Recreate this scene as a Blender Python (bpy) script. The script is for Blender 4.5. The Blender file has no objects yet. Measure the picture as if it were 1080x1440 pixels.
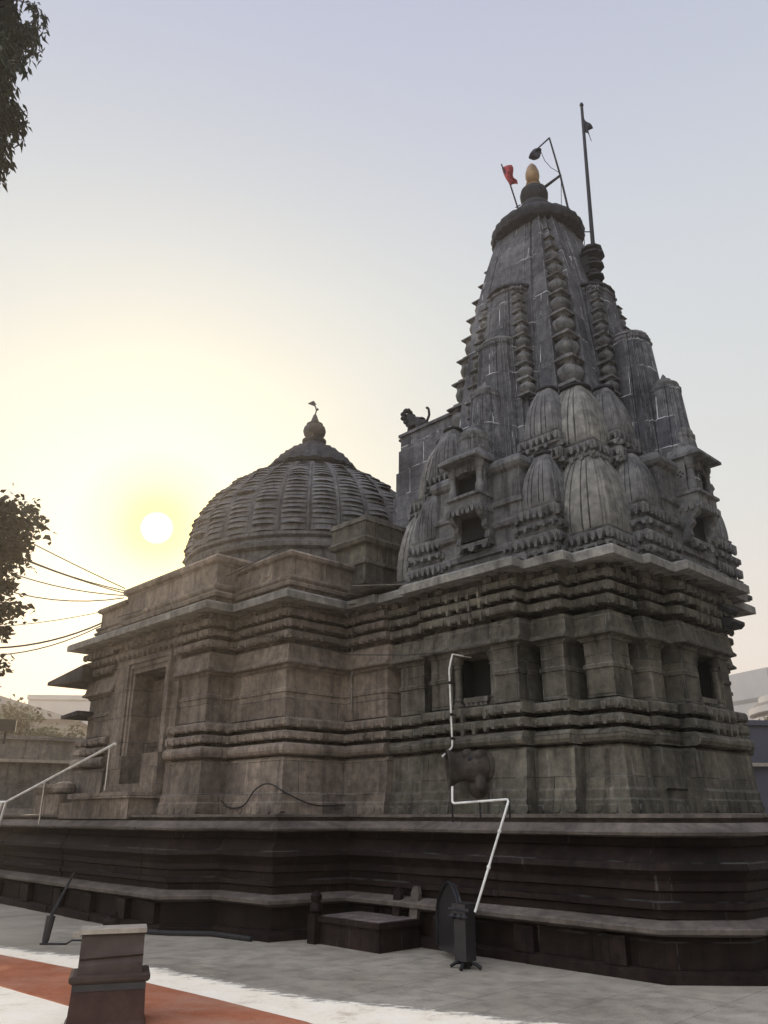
import bpy, bmesh, math, random
from mathutils import Vector, Matrix
R = math.radians
random.seed(7)
scene = bpy.context.scene
COL = scene.collection

# ------------------------------------------------------------------ camera
cam_d = bpy.data.cameras.new("camera")
cam = bpy.data.objects.new("camera", cam_d); COL.objects.link(cam)
cam_d.sensor_fit = 'VERTICAL'; cam_d.sensor_height = 36.0
cam_d.lens = 36.0 * 1130 / 1440
cam_d.clip_start = 0.05; cam_d.clip_end = 3000
PITCH = R(20.7)
cam.location = (0, 0, 1.6); cam.rotation_euler = (R(90) + PITCH, 0, 0)
scene.camera = cam

# ------------------------------------------------------------------ light and sky
SUN_AZ, SUN_EL = R(-16.7), R(18.8)          # azimuth measured from +Y towards +X
sd = Vector((math.sin(SUN_AZ) * math.cos(SUN_EL), math.cos(SUN_AZ) * math.cos(SUN_EL), math.sin(SUN_EL)))
world = bpy.data.worlds.new("World"); scene.world = world
world.use_nodes = True
wn, wl = world.node_tree.nodes, world.node_tree.links
wn.clear()
def W(t, **k):
    n = wn.new(t)
    for a, b in k.items(): setattr(n, a, b)
    return n
def ramp_set(n, stops):
    r = n.color_ramp
    while len(r.elements) > 1: r.elements.remove(r.elements[-1])
    r.elements[0].position = stops[0][0]; r.elements[0].color = (*stops[0][1], 1)
    for p, c in stops[1:]:
        e = r.elements.new(p); e.color = (*c, 1)
w_out = W('ShaderNodeOutputWorld'); w_bg = W('ShaderNodeBackground')
sky = W('ShaderNodeTexSky', sky_type='NISHITA'); sky.sun_disc = False
sky.sun_elevation = SUN_EL; sky.sun_rotation = SUN_AZ
sky.air_density = 1.2; sky.dust_density = 4.0; sky.ozone_density = 1.5
w_tc = W('ShaderNodeTexCoord')
w_sep = W('ShaderNodeSeparateXYZ'); wl.new(w_tc.outputs['Generated'], w_sep.inputs[0])
w_el = W('ShaderNodeValToRGB')               # pale hazy evening sky by height above the horizon
ramp_set(w_el, [(0.0, (.90, .76, .66)), (.18, (.90, .815, .74)), (.36, (.785, .79, .765)), (.58, (.70, .735, .77)), (.80, (.55, .58, .72)), (1, (.45, .49, .66))])
wl.new(w_sep.outputs['Z'], w_el.inputs[0])
w_dot = W('ShaderNodeVectorMath', operation='DOT_PRODUCT')
wl.new(w_tc.outputs['Generated'], w_dot.inputs[0]); w_dot.inputs[1].default_value = sd
w_ang = W('ShaderNodeMath', operation='ARCCOSINE'); wl.new(w_dot.outputs['Value'], w_ang.inputs[0])
w_glow = W('ShaderNodeValToRGB')             # the warm aureole of haze round the low sun, by angle in radians
ramp_set(w_glow, [(0, (2.0, 1.9, 1.5)), (.0145, (2.0, 1.9, 1.5)), (.0175, (.42, .40, -.0)), (.030, (.33, .32, .0)), (.06, (.24, .22, .04)), (.12, (.11, .082, .03)), (.24, (.04, .026, .012)), (.45, (.01, .01, .006)), (1, (0, 0, 0))])
wl.new(w_ang.outputs[0], w_glow.inputs[0])
w_sub = W('ShaderNodeValToRGB')              # blue is absorbed close to the sun
ramp_set(w_sub, [(0, (1, 1, 1)), (.0145, (1, 1, 1)), (.0175, (.84, .83, .05)), (.030, (.85, .83, .12)), (.055, (.88, .86, .40)), (.10, (.95, .93, .74)), (.32, (1, .99, .92)), (.6, (1, 1, 1))])
wl.new(w_ang.outputs[0], w_sub.inputs[0])
w_mul = W('ShaderNodeMixRGB', blend_type='MULTIPLY'); w_mul.inputs[0].default_value = 1
wl.new(w_el.outputs[0], w_mul.inputs[1]); wl.new(w_sub.outputs[0], w_mul.inputs[2])
w_add = W('ShaderNodeMixRGB', blend_type='ADD'); w_add.inputs[0].default_value = 1
wl.new(w_mul.outputs[0], w_add.inputs[1]); wl.new(w_glow.outputs[0], w_add.inputs[2])
w_sc = W('ShaderNodeMixRGB', blend_type='MULTIPLY'); w_sc.inputs[0].default_value = 1
wl.new(w_add.outputs[0], w_sc.inputs[1]); w_sc.inputs[2].default_value = (10, 10, 10, 1)
w_dt2 = W('ShaderNodeVectorMath', operation='DOT_PRODUCT'); wl.new(w_tc.outputs['Generated'], w_dt2.inputs[0]); w_dt2.inputs[1].default_value = (-.45, -.42, .788)
w_back = W('ShaderNodeMapRange'); w_back.inputs['From Min'].default_value = .54; w_back.inputs['From Max'].default_value = .98
w_back.inputs['To Min'].default_value = 10; w_back.inputs['To Max'].default_value = 42      # boost added to the unseen high sky to brighten floor and left faces
wl.new(w_dt2.outputs['Value'], w_back.inputs['Value'])
w_low = W('ShaderNodeMapRange'); w_low.inputs['From Min'].default_value = .02; w_low.inputs['From Max'].default_value = .5; w_low.inputs['To Min'].default_value = .25; w_low.inputs['To Max'].default_value = 1  # low sky behind the view dimmed so that undersides darken
wl.new(w_sep.outputs['Z'], w_low.inputs['Value'])
w_beh = W('ShaderNodeMapRange'); w_beh.inputs['From Min'].default_value = .35; w_beh.inputs['From Max'].default_value = -.1
wl.new(w_sep.outputs['Y'], w_beh.inputs['Value'])
w_lf = W('ShaderNodeMix', data_type='FLOAT'); wl.new(w_beh.outputs[0], w_lf.inputs['Factor']); w_lf.inputs['A'].default_value = 1; wl.new(w_low.outputs[0], w_lf.inputs['B'])
w_pr = W('ShaderNodeMath', operation='MULTIPLY'); wl.new(w_back.outputs[0], w_pr.inputs[0]); wl.new(w_lf.outputs['Result'], w_pr.inputs[1])
wl.new(w_pr.outputs[0], w_sc.inputs[2])
w_mix = W('ShaderNodeMixRGB'); w_mix.inputs[0].default_value = .10
wl.new(w_sc.outputs[0], w_mix.inputs[1]); wl.new(sky.outputs[0], w_mix.inputs[2])
wl.new(w_mix.outputs[0], w_bg.inputs['Color']); w_bg.inputs['Strength'].default_value = 0.1
wl.new(w_bg.outputs[0], w_out.inputs['Surface'])

sun_d = bpy.data.lights.new("sun", 'SUN'); sun_d.energy = 2.2; sun_d.angle = R(0.6); sun_d.color = (1, .80, .55)
sun = bpy.data.objects.new("sun", sun_d); COL.objects.link(sun)
sun.rotation_euler = sd.to_track_quat('Z', 'Y').to_euler()
sun.location = sd * 60

scene.view_settings.view_transform = 'Standard'; scene.view_settings.look = 'None'
scene.view_settings.exposure = 0.0; scene.view_settings.gamma = 1.0
scene.view_settings.use_curve_mapping = False

# ------------------------------------------------------------------ materials
def new_mat(name):
    m = bpy.data.materials.new(name); m.use_nodes = True
    nt = m.node_tree; nt.nodes.clear()
    o = nt.nodes.new('ShaderNodeOutputMaterial'); b = nt.nodes.new('ShaderNodeBsdfPrincipled')
    nt.links.new(b.outputs[0], o.inputs['Surface'])
    return m, nt, b
def N(nt, t, **k):
    n = nt.nodes.new(t)
    for a, b in k.items(): setattr(n, a, b)
    return n
def noise(nt, vec, scale, detail=4, rough=.6, mapping=None):
    n = N(nt, 'ShaderNodeTexNoise'); n.inputs['Scale'].default_value = scale
    n.inputs['Detail'].default_value = detail; n.inputs['Roughness'].default_value = rough
    if mapping:
        mp = N(nt, 'ShaderNodeMapping'); mp.inputs['Scale'].default_value = mapping
        nt.links.new(vec, mp.inputs[0]); vec = mp.outputs[0]
    nt.links.new(vec, n.inputs['Vector']); return n
def ramp(nt, fac, stops):
    r = N(nt, 'ShaderNodeValToRGB'); ramp_set(r, stops); nt.links.new(fac, r.inputs[0]); return r
def mixc(nt, fac, a, b, mode='MIX'):
    m = N(nt, 'ShaderNodeMixRGB', blend_type=mode)
    for i, x in ((0, fac), (1, a), (2, b)):
        if isinstance(x, (int, float)): m.inputs[i].default_value = x
        elif isinstance(x, tuple): m.inputs[i].default_value = (*x, 1)
        else: nt.links.new(x, m.inputs[i])
    return m.outputs[0]
def sc(c, k): return tuple(x * k for x in c)

def stone(name, base, joints=(.9, .34), mortar=(.36, .355, .34), mortar_amt=.5, streak=.55, light=None, rough=.85, bump=.55, spec=.10, wear=.0):
    m, nt, b = new_mat(name)
    tc = N(nt, 'ShaderNodeTexCoord'); ob = tc.outputs['Object']
    n1 = noise(nt, ob, .9, 6, .65); n2 = noise(nt, ob, 7, 6, .7); n3 = noise(nt, ob, 60, 3, .7)
    st = noise(nt, ob, 1.0, 5, .65, (7, 7, .55))
    st2 = noise(nt, ob, 1.0, 4, .6, (16, 16, .8))
    c = ramp(nt, n1.outputs[0], [(.30, sc(base, .50)), (.5, base), (.70, sc(base, 1.5))]).outputs[0]
    c = mixc(nt, .85, c, ramp(nt, n2.outputs[0], [(.3, (.26, .26, .27)), (.5, (.5, .5, .5)), (.72, (.78, .77, .73))]).outputs[0], 'OVERLAY')
    c = mixc(nt, streak, c, ramp(nt, st.outputs[0], [(.34, (.26, .26, .27)), (.47, (1, 1, 1)), (.58, (1.05, 1.05, 1.04)), (.72, (1.75, 1.72, 1.62))]).outputs[0], 'MULTIPLY')
    w = ramp(nt, st2.outputs[0], [(.63, (0, 0, 0)), (.70, (1, 1, 1))])
    wm = mixc(nt, 1.0, w.outputs[0], ramp(nt, n1.outputs[0], [(.5, (0, 0, 0)), (.66, (.5, .5, .5))]).outputs[0], 'MULTIPLY')
    c = mixc(nt, wm, c, sc(mortar, .8))                                 # pale lime runs
    hgt = n2.outputs[0]
    if joints:
        br = N(nt, 'ShaderNodeTexBrick'); br.offset = .5
        br.inputs['Scale'].default_value = 1.0
        br.inputs['Brick Width'].default_value = joints[0]; br.inputs['Row Height'].default_value = joints[1]
        br.inputs['Mortar Size'].default_value = .008; br.inputs['Mortar Smooth'].default_value = .3
        br.inputs['Color1'].default_value = (.74, .74, .75, 1); br.inputs['Color2'].default_value = (1.24, 1.22, 1.17, 1)
        br.inputs['Mortar'].default_value = (1, 1, 1, 1)
        # wavering joints
        uvn = noise(nt, tc.outputs['UV'], 3, 2); vm = N(nt, 'ShaderNodeVectorMath', operation='SCALE'); vm.inputs['Scale'].default_value = .02
        nt.links.new(uvn.outputs['Color'], vm.inputs[0])
        va = N(nt, 'ShaderNodeVectorMath', operation='ADD'); nt.links.new(tc.outputs['UV'], va.inputs[0]); nt.links.new(vm.outputs[0], va.inputs[1])
        nt.links.new(va.outputs[0], br.inputs['Vector'])
        c = mixc(nt, 1.0, c, br.outputs['Color'], 'MULTIPLY')
        msk = ramp(nt, noise(nt, ob, 2.2, 3).outputs[0], [(.48, (0, 0, 0)), (.6, (1, 1, 1))])
        mm = mixc(nt, 1.0, br.outputs['Fac'], msk.outputs[0], 'MULTIPLY')
        dk = mixc(nt, br.outputs['Fac'], c, mixc(nt, 1.0, c, (.45, .45, .45), 'MULTIPLY'))
        fm = N(nt, 'ShaderNodeMath', operation='MULTIPLY'); nt.links.new(mm, fm.inputs[0]); fm.inputs[1].default_value = mortar_amt
        c = mixc(nt, fm.outputs[0], dk, mortar)
    if wear:                                                            # arrises worn pale
        bv = N(nt, 'ShaderNodeBevel'); bv.samples = 4; bv.inputs['Radius'].default_value = .022
        gm = N(nt, 'ShaderNodeNewGeometry'); dt = N(nt, 'ShaderNodeVectorMath', operation='DOT_PRODUCT')
        nt.links.new(bv.outputs[0], dt.inputs[0]); nt.links.new(gm.outputs['True Normal'], dt.inputs[1])
        ew = ramp(nt, dt.outputs['Value'], [(.80, (1, 1, 1)), (.985, (0, 0, 0))])
        em = mixc(nt, 1.0, ew.outputs[0], ramp(nt, n2.outputs[0], [(.42, (0, 0, 0)), (.62, (wear, wear, wear))]).outputs[0], 'MULTIPLY')
        c = mixc(nt, em, c, sc(mortar, .9))
    nt.links.new(c, b.inputs['Base Color'])
    b.inputs['Roughness'].default_value = rough; b.inputs['Specular IOR Level'].default_value = spec
    bm = N(nt, 'ShaderNodeBump'); bm.inputs['Strength'].default_value = bump; bm.inputs['Distance'].default_value = .03
    h = mixc(nt, .35, n2.outputs[0], n3.outputs[0]); nt.links.new(h, bm.inputs['Height'])
    nt.links.new(bm.outputs[0], b.inputs['Normal'])
    return m
def plain(name, col, rough=.6, metal=0, var=.25, scale=8, bump=.1):
    m, nt, b = new_mat(name)
    tc = N(nt, 'ShaderNodeTexCoord')
    n = noise(nt, tc.outputs['Object'], scale, 5, .65)
    c = ramp(nt, n.outputs[0], [(.3, sc(col, 1 - var)), (.7, sc(col, 1 + var))])
    nt.links.new(c.outputs[0], b.inputs['Base Color'])
    b.inputs['Roughness'].default_value = rough; b.inputs['Metallic'].default_value = metal; b.inputs['Specular IOR Level'].default_value = .5 if rough < .45 else .2
    if bump:
        bm = N(nt, 'ShaderNodeBump'); bm.inputs['Strength'].default_value = bump; bm.inputs['Distance'].default_value = .02
        nt.links.new(n.outputs[0], bm.inputs['Height']); nt.links.new(bm.outputs[0], b.inputs['Normal'])
    return m

M = {}
M['wall'] = stone('basalt_wall', (.086, .079, .064), (.8, .52), mortar_amt=.25, streak=.7, wear=.55)
M['hall'] = stone('hall_basalt_glare', (.160, .132, .110), (.9, .48), mortar_amt=.25, streak=.5, wear=.55)  # lens glare over the hall put into a lighter, warmer stone colour
M['spire'] = stone('spire_basalt', (.086, .086, .093), (.72, .55), mortar=(.55, .55, .54), mortar_amt=1.0, streak=.5, wear=.55)
M['spire_plain'] = stone('spire_carved_basalt', (.115, .112, .110), None, streak=.75, wear=.55)
M['pale'] = stone('weathered_basalt', (.165, .157, .14), None, streak=.4, wear=.55)
M['dark'] = stone('dark_basalt', (.036, .035, .037), None, streak=.5)
M['plinth'] = stone('dark_plinth_basalt', (.0150, .0098, .0085), (1.1, .38), mortar=(.16, .15, .14), mortar_amt=.3, streak=.5, rough=.6)  # near-black brown base colour for the plinth
M['plinth_plain'] = stone('plinth_basalt_lit', (.105, .088, .075), None, streak=.2, rough=.6)  # sky light on ledge and cornice put into a paler colour
M['dome'] = stone('dome_basalt', (.115, .11, .106), None, streak=.5)
M['tread'] = stone('tread_stone_lit', (.13, .105, .095), None, streak=.2)  # light on top of the step put in as a paler tone
M['makara'] = stone('spout_stone', (.05, .043, .035), None, streak=.3)
M['gold'] = plain('painted_brass', (.26, .17, .085), .5, .2)
M['black_metal'] = plain('black_iron', (.02, .02, .022), .5, .5)
M['white_metal'] = plain('white_painted_pipe', (.62, .60, .55), .45, 0, .28)
M['steel'] = plain('stainless_pipe', (.62, .60, .56), .25, .9, .08, bump=0)
M['red'] = plain('red_cloth', (.30, .045, .045), .85)
M['black_cloth'] = plain('black_cloth', (.03, .03, .04), .9)
M['shade_fill'] = plain('shade_dark', (.015, .014, .013), .95)  # near-black colour standing in for shade inside openings and holes
M['cable'] = plain('cable_rubber', (.025, .024, .024), .6)
M['brown_box'] = plain('brown_painted_box', (.05, .026, .021), .45, 0, .35, 5)
M['box_top'] = plain('worn_brown_stone', (.055, .037, .029), .5, 0, .35, 4)
M['slab'] = plain('pale_worn_slab', (.30, .26, .21), .5)
M['panel'] = plain('black_painted_panel', (.022, .020, .021), .3)
M['rubble'] = stone('rubble_plaster', (.17, .155, .14), (1.4, .6), mortar_amt=.2)
M['far_white'] = plain('far_white_plaster', (.44, .42, .40), .8, 0, .08, .4)
M['far_grey'] = plain('far_grey_plaster', (.26, .245, .23), .8, 0, .12, .4)
M['roof_blue'] = plain('dark_blue_sheet', (.075, .075, .095), .6, 0, .2, 2)
M['leaf_dark'] = plain('dark_leaves', (.028, .038, .013), .6, 0, .5, 3, 0)
M['leaf_olive'] = plain('olive_leaves', (.030, .031, .015), .6, 0, .4, 3, 0)
M['leaf_hazed'] = plain('hazed_leaves', (.20, .18, .11), .7, 0, .4, 1.0, 0)  # distance haze put into a paler leaf colour
M['bark'] = plain('bark', (.09, .065, .045), .9, 0, .4, 10)

def ground_mat():
    m, nt, b = new_mat('court_stone')
    tc = N(nt, 'ShaderNodeTexCoord'); g = tc.outputs['Object']
    n1 = noise(nt, g, .45, 6, .65); n2 = noise(nt, g, 4, 6, .7); n3 = noise(nt, g, 45, 4, .7)
    c = ramp(nt, n1.outputs[0], [(.3, (.19, .163, .122)), (.5, (.285, .25, .195)), (.7, (.365, .325, .26))]).outputs[0]
    c = mixc(nt, .7, c, ramp(nt, n2.outputs[0], [(.28, (.30, .30, .30)), (.5, (.5, .5, .5)), (.75, (.66, .65, .63))]).outputs[0], 'OVERLAY')
    c = mixc(nt, .5, c, ramp(nt, n3.outputs[0], [(.3, (.3, .3, .3)), (.7, (.68, .68, .68))]).outputs[0], 'OVERLAY')
    n5 = noise(nt, g, 1.1, 8, .75, (1, 2.4, 1)); c = mixc(nt, ramp(nt, n5.outputs[0], [(.55, (0, 0, 0)), (.75, (.55, .55, .55))]).outputs[0], c, (.42, .36, .28))
    c = mixc(nt, ramp(nt, n5.outputs[0], [(.28, (.5, .5, .5)), (.40, (0, 0, 0))]).outputs[0], c, (.13, .115, .095))
    br = N(nt, 'ShaderNodeTexBrick'); br.inputs['Scale'].default_value = 1; br.inputs['Brick Width'].default_value = 1.5; br.inputs['Row Height'].default_value = .9
    br.inputs['Mortar Size'].default_value = .006; br.inputs['Color1'].default_value = (.93, .93, .93, 1); br.inputs['Color2'].default_value = (1.05, 1.05, 1.04, 1); br.inputs['Mortar'].default_value = (.6, .6, .6, 1)
    mp = N(nt, 'ShaderNodeMapping'); mp.inputs['Rotation'].default_value = (0, 0, R(-46)); nt.links.new(g, mp.inputs[0]); nt.links.new(mp.outputs[0], br.inputs['Vector'])
    c = mixc(nt, 1, c, br.outputs['Color'], 'MULTIPLY')
    nt.links.new(c, b.inputs['Base Color'])
    r = ramp(nt, n2.outputs[0], [(.3, (.42, .42, .42)), (.7, (.7, .7, .7))]); nt.links.new(r.outputs[0], b.inputs['Roughness'])
    bm = N(nt, 'ShaderNodeBump'); bm.inputs['Strength'].default_value = .25; bm.inputs['Distance'].default_value = .01
    nt.links.new(n3.outputs[0], bm.inputs['Height']); nt.links.new(bm.outputs[0], b.inputs['Normal'])
    return m
M['court'] = ground_mat()
def sunlit_mat():
    m, nt, b = new_mat('painted_floor_sunlight')  # sunlight on the floor put in as a cream-white colour
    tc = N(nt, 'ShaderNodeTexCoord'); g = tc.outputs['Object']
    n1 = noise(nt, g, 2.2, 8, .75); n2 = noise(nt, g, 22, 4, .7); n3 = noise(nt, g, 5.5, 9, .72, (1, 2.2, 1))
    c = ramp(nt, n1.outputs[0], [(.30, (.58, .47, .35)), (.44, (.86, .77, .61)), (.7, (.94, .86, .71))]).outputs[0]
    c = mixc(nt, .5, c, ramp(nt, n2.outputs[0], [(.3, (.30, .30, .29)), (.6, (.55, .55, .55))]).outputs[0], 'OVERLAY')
    at = N(nt, 'ShaderNodeAttribute'); at.attribute_name = 'edge_fade'           # 0 at the edge of the painted sunlight, 1 well inside
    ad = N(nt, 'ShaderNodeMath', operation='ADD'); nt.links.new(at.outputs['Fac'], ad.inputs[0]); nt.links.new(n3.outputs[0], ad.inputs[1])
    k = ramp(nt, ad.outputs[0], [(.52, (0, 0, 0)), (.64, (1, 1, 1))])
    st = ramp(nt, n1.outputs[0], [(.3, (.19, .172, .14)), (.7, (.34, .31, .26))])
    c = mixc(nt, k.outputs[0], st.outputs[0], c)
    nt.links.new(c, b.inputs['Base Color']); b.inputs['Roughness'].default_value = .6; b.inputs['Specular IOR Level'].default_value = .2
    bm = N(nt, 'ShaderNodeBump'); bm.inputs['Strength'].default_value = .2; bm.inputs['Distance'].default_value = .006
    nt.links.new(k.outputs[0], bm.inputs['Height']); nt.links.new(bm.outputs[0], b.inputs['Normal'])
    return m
M['floor_sunlight'] = sunlit_mat()
def carpet_mat():
    m, nt, b = new_mat('red_coir')
    tc = N(nt, 'ShaderNodeTexCoord'); g = tc.outputs['Object']
    n1 = noise(nt, g, 1.6, 5, .7); n2 = noise(nt, g, 90, 3, .8)
    c = ramp(nt, n1.outputs[0], [(.3, (.30, .098, .048)), (.7, (.44, .17, .092))]).outputs[0]
    c = mixc(nt, .7, c, ramp(nt, n2.outputs[0], [(.3, (.25, .25, .25)), (.7, (.7, .7, .7))]).outputs[0], 'OVERLAY')
    n4 = noise(nt, g, .9, 7, .75, (1, 1.8, 1)); dm = ramp(nt, n4.outputs[0], [(.46, (0, 0, 0)), (.72, (.6, .6, .6))])
    c = mixc(nt, dm.outputs[0], c, (.40, .27, .19))
    nt.links.new(c, b.inputs['Base Color']); b.inputs['Roughness'].default_value = .95; b.inputs['Specular IOR Level'].default_value = .1
    bm = N(nt, 'ShaderNodeBump'); bm.inputs['Strength'].default_value = .6; bm.inputs['Distance'].default_value = .01
    nt.links.new(n2.outputs[0], bm.inputs['Height']); nt.links.new(bm.outputs[0], b.inputs['Normal'])
    return m
M['carpet'] = carpet_mat()

# ------------------------------------------------------------------ helpers
class MB:
    """collects shapes, then links them as ONE mesh object"""
    def __init__(s): s.v = []; s.f = []
    def add(s, vs, fs):
        o = len(s.v); s.v += [tuple(p) for p in vs]; s.f += [tuple(i + o for i in f) for f in fs]
    def box(s, x0, x1, y0, y1, z0, z1, m=None):
        vs = [(x, y, z) for z in (z0, z1) for x, y in ((x0, y0), (x1, y0), (x1, y1), (x0, y1))]
        if m: vs = [m @ Vector(p) for p in vs]
        s.add(vs, [(3, 2, 1, 0), (4, 5, 6, 7), (0, 1, 5, 4), (1, 2, 6, 5), (2, 3, 7, 6), (3, 0, 4, 7)])
    def loft(s, rings, bottom=True, top=True, closed=True):
        n = len(rings[0]); vs = [p for r in rings for p in r]; fs = []
        for k in range(len(rings) - 1):
            a, b = k * n, (k + 1) * n
            for i in range(n if closed else n - 1):
                j = (i + 1) % n
                fs.append((a + i, a + j, b + j, b + i))
        if bottom: fs.append(tuple(range(n - 1, -1, -1)))
        if top: fs.append(tuple(range((len(rings) - 1) * n, len(rings) * n)))
        s.add(vs, fs)
    def lathe(s, prof, cx=0, cy=0, n=24, bottom=True, top=True, mod=None):
        rings = []
        for r, z in prof:
            rr = []
            for i in range(n):
                a = 2 * math.pi * i / n
                q = r * (mod(a, z) if mod else 1)
                rr.append((cx + q * math.cos(a), cy + q * math.sin(a), z))
            rings.append(rr)
        s.loft(rings, bottom, top)
    def tube(s, pts, r, n=8, r1=None):
        pts = [Vector(p) for p in pts]; rings = []
        ref = Vector((0.31, 0.17, .93)).normalized()
        for i, p in enumerate(pts):
            t = (pts[min(i + 1, len(pts) - 1)] - pts[max(i - 1, 0)]).normalized()
            a = t.cross(ref)
            if a.length < .05: a = t.cross(Vector((1, 0, 0)))
            a.normalize(); b = t.cross(a)
            rad = r if r1 is None else r + (r1 - r) * i / (len(pts) - 1)
            rings.append([tuple(p + (a * math.cos(2 * math.pi * k / n) + b * math.sin(2 * math.pi * k / n)) * rad) for k in range(n)])
        s.loft(rings)
    def build(s, name, mat, parent=None, smooth=None, loc=None):
        me = bpy.data.meshes.new(name); me.from_pydata(s.v, [], s.f); me.update()
        bm = bmesh.new(); bm.from_mesh(me); bmesh.ops.recalc_face_normals(bm, faces=bm.faces)
        uv = bm.loops.layers.uv.new('UVMap')
        for f in bm.faces:
            nn = f.normal; h = Vector((-nn.y, nn.x, 0))
            if h.length < .3:
                for l in f.loops: l[uv].uv = (l.vert.co.x, l.vert.co.y)
            else:
                h.normalize()
                for l in f.loops: l[uv].uv = (l.vert.co.dot(h) + 50, l.vert.co.z)
        bm.to_mesh(me); bm.free()
        me.materials.append(mat)
        if smooth is not None:
            for p in me.polygons: p.use_smooth = True
            me.set_sharp_from_angle(angle=R(smooth))
        o = bpy.data.objects.new(name, me); COL.objects.link(o)
        if parent: o.parent = parent
        if loc: o.location = loc
        return o
def tag(o, label=None, cat=None, group=None, kind=None):
    if label: o['label'] = label
    if cat: o['category'] = cat
    if group: o['group'] = group
    if kind: o['kind'] = kind
    return o
def empty(name, loc, rz=0, label=None, cat=None, group=None):
    o = bpy.data.objects.new(name, None); COL.objects.link(o)
    o.location = loc; o.rotation_euler = (0, 0, rz); o.empty_display_size = .3
    return tag(o, label, cat, group)
def mitre(poly, off):
    n = len(poly); out = []
    for i in range(n):
        p0, p1, p2 = Vector(poly[i - 1]), Vector(poly[i]), Vector(poly[(i + 1) % n])
        d1 = (p1 - p0).normalized(); d2 = (p2 - p1).normalized()
        n1 = Vector((d1.y, -d1.x)); n2 = Vector((d2.y, -d2.x))
        k = 1 + n1.dot(n2)
        out.append(p1 + (n1 + n2) * (off / max(k, .2)))
    return out
def hewn(poly, step=.7, amp=.008):                # outline of dressed blocks, each a little proud or shy of the next
    out = []
    for i, p in enumerate(poly):
        q = poly[(i + 1) % len(poly)]; L = math.hypot(q[0] - p[0], q[1] - p[1]); n = max(1, int(L / step))
        out.append(p); dx, dy = (q[0] - p[0]) / L, (q[1] - p[1]) / L; prev = 0
        for k in range(1, n):
            d = L * (k + random.uniform(-.2, .2)) / n; nxt = 0 if k == n - 1 else random.uniform(-amp, amp)
            if abs(nxt - prev) < .002: nxt = prev + .003
            if k == n - 1: nxt = 0 if abs(prev) > .002 else prev
            if nxt == prev: continue
            out.append((p[0] + dx * d + dy * prev, p[1] + dy * d - dx * prev)); out.append((p[0] + dx * (d + .001) + dy * nxt, p[1] + dy * (d + .001) - dx * nxt)); prev = nxt
    return out
def uneven(mb, amp):
    key = {}
    for i, (x, y, z) in enumerate(mb.v):
        k = (round(x, 4), round(y, 4), round(z, 4))
        mb.v[i] = (x, y, z + key.setdefault(k, random.uniform(-amp, amp)))
def sweep(mb, poly, prof):                       # poly counter-clockwise, prof = (outward offset, z)
    mb.loft([[(p.x, p.y, z) for p in mitre(poly, off)] for off, z in prof])

# temple frame: u along the left (shaded long) face towards the near corner, v across
TH = math.atan2(-.72, .69)
E1 = Vector((math.cos(TH), math.sin(TH), 0)); E2 = Vector((-E1.y, E1.x, 0)); TC = Vector((3.18, 13.57, 0))
def LW(u, v, z): return TC + E1 * u + E2 * v + Vector((0, 0, z))
def FACE(k):                                     # (a along face, d outwards) -> (u, v)
    return [lambda a, d: (a, -d), lambda a, d: (d, a), lambda a, d: (-a, d), lambda a, d: (-d, -a)][k]

temple = empty('stone_temple', TC, TH, 'dark carved basalt temple with tall curved spire, ribbed dome and balconies', 'temple')

def pendants(mb, T, a0, a1, d, z, spacing=.17, w=.06, h=.12, dep=.018, inset=.05):
    L = a1 - a0 - 2 * inset
    if L <= 0: return
    n = max(1, int(round(L / spacing)))
    w0, h0 = w, h
    for i in range(n + 1):
        if random.random() < .05: continue
        a = a0 + inset + L * i / n; w, h = w0 * random.uniform(.75, 1.25), h0 * random.uniform(.85, 1.08)
        q = [(-w / 2, 0), (w / 2, 0), (w / 2, -h * .62), (w * .26, -h * .95), (-w * .26, -h * .95), (-w / 2, -h * .62)]
        vs = []
        for dd in (-.06, dep):
            for x, zz in q:
                uu = T(a + x, d + dd); vs.append((uu[0], uu[1], z + zz))
        mb.add(vs, [(0, 1, 2, 3, 4, 5), (11, 10, 9, 8, 7, 6)] + [(i2, 6 + i2, 6 + (i2 + 1) % 6, (i2 + 1) % 6) for i2 in range(6)])
def slab_ring(T, a0, a1, d0, d1, off, z, lim0, lim1):
    o0, o1 = min(off, lim0), min(off, lim1)
    if 3.06 < z < 3.84: o0, o1 = (off - .045 if lim0 else 0), (off - .045 if lim1 else 0)
    c = [(a0 - o0, d0), (a1 + o1, d0), (a1 + o1, d1 + off), (a0 - o0, d1 + off)]
    return [(*T(a, d), z) for a, d in c]
WALLP = [(.17, 1.60), (.17, 1.78), (.15, 1.80), (.15, 1.90), (.125, 1.93), (.10, 2.41), (.06, 2.45), (-.01, 2.455), (-.01, 2.475), (.10, 2.475), (.16, 2.495), (.185, 2.54), (.185, 2.585), (.16, 2.63), (.10, 2.655), (-.01, 2.66), (-.01, 2.71),
         (.10, 2.715), (.125, 2.74), (.125, 2.82), (.10, 2.835), (.01, 2.84), (.01, 2.895), (.10, 2.90), (.125, 2.925), (.125, 3.005), (.10, 3.03), (.03, 3.05), (0, 3.07),
         (0, 3.44), (.022, 3.45), (.022, 3.50), (0, 3.51), (0, 3.80), (.03, 3.82), (.03, 3.86), (.12, 3.885), (.125, 3.915), (.08, 3.96), (.04, 4.20), (.0, 4.235), (-.02, 4.29),
         (.10, 4.295), (.115, 4.32), (.115, 4.40), (.02, 4.41), (.02, 4.475), (.13, 4.48), (.145, 4.505), (.145, 4.575), (.04, 4.585), (.04, 4.645), (.15, 4.65), (.165, 4.68), (.165, 4.745), (.08, 4.76), (.08, 4.96)]
_w = []
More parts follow.
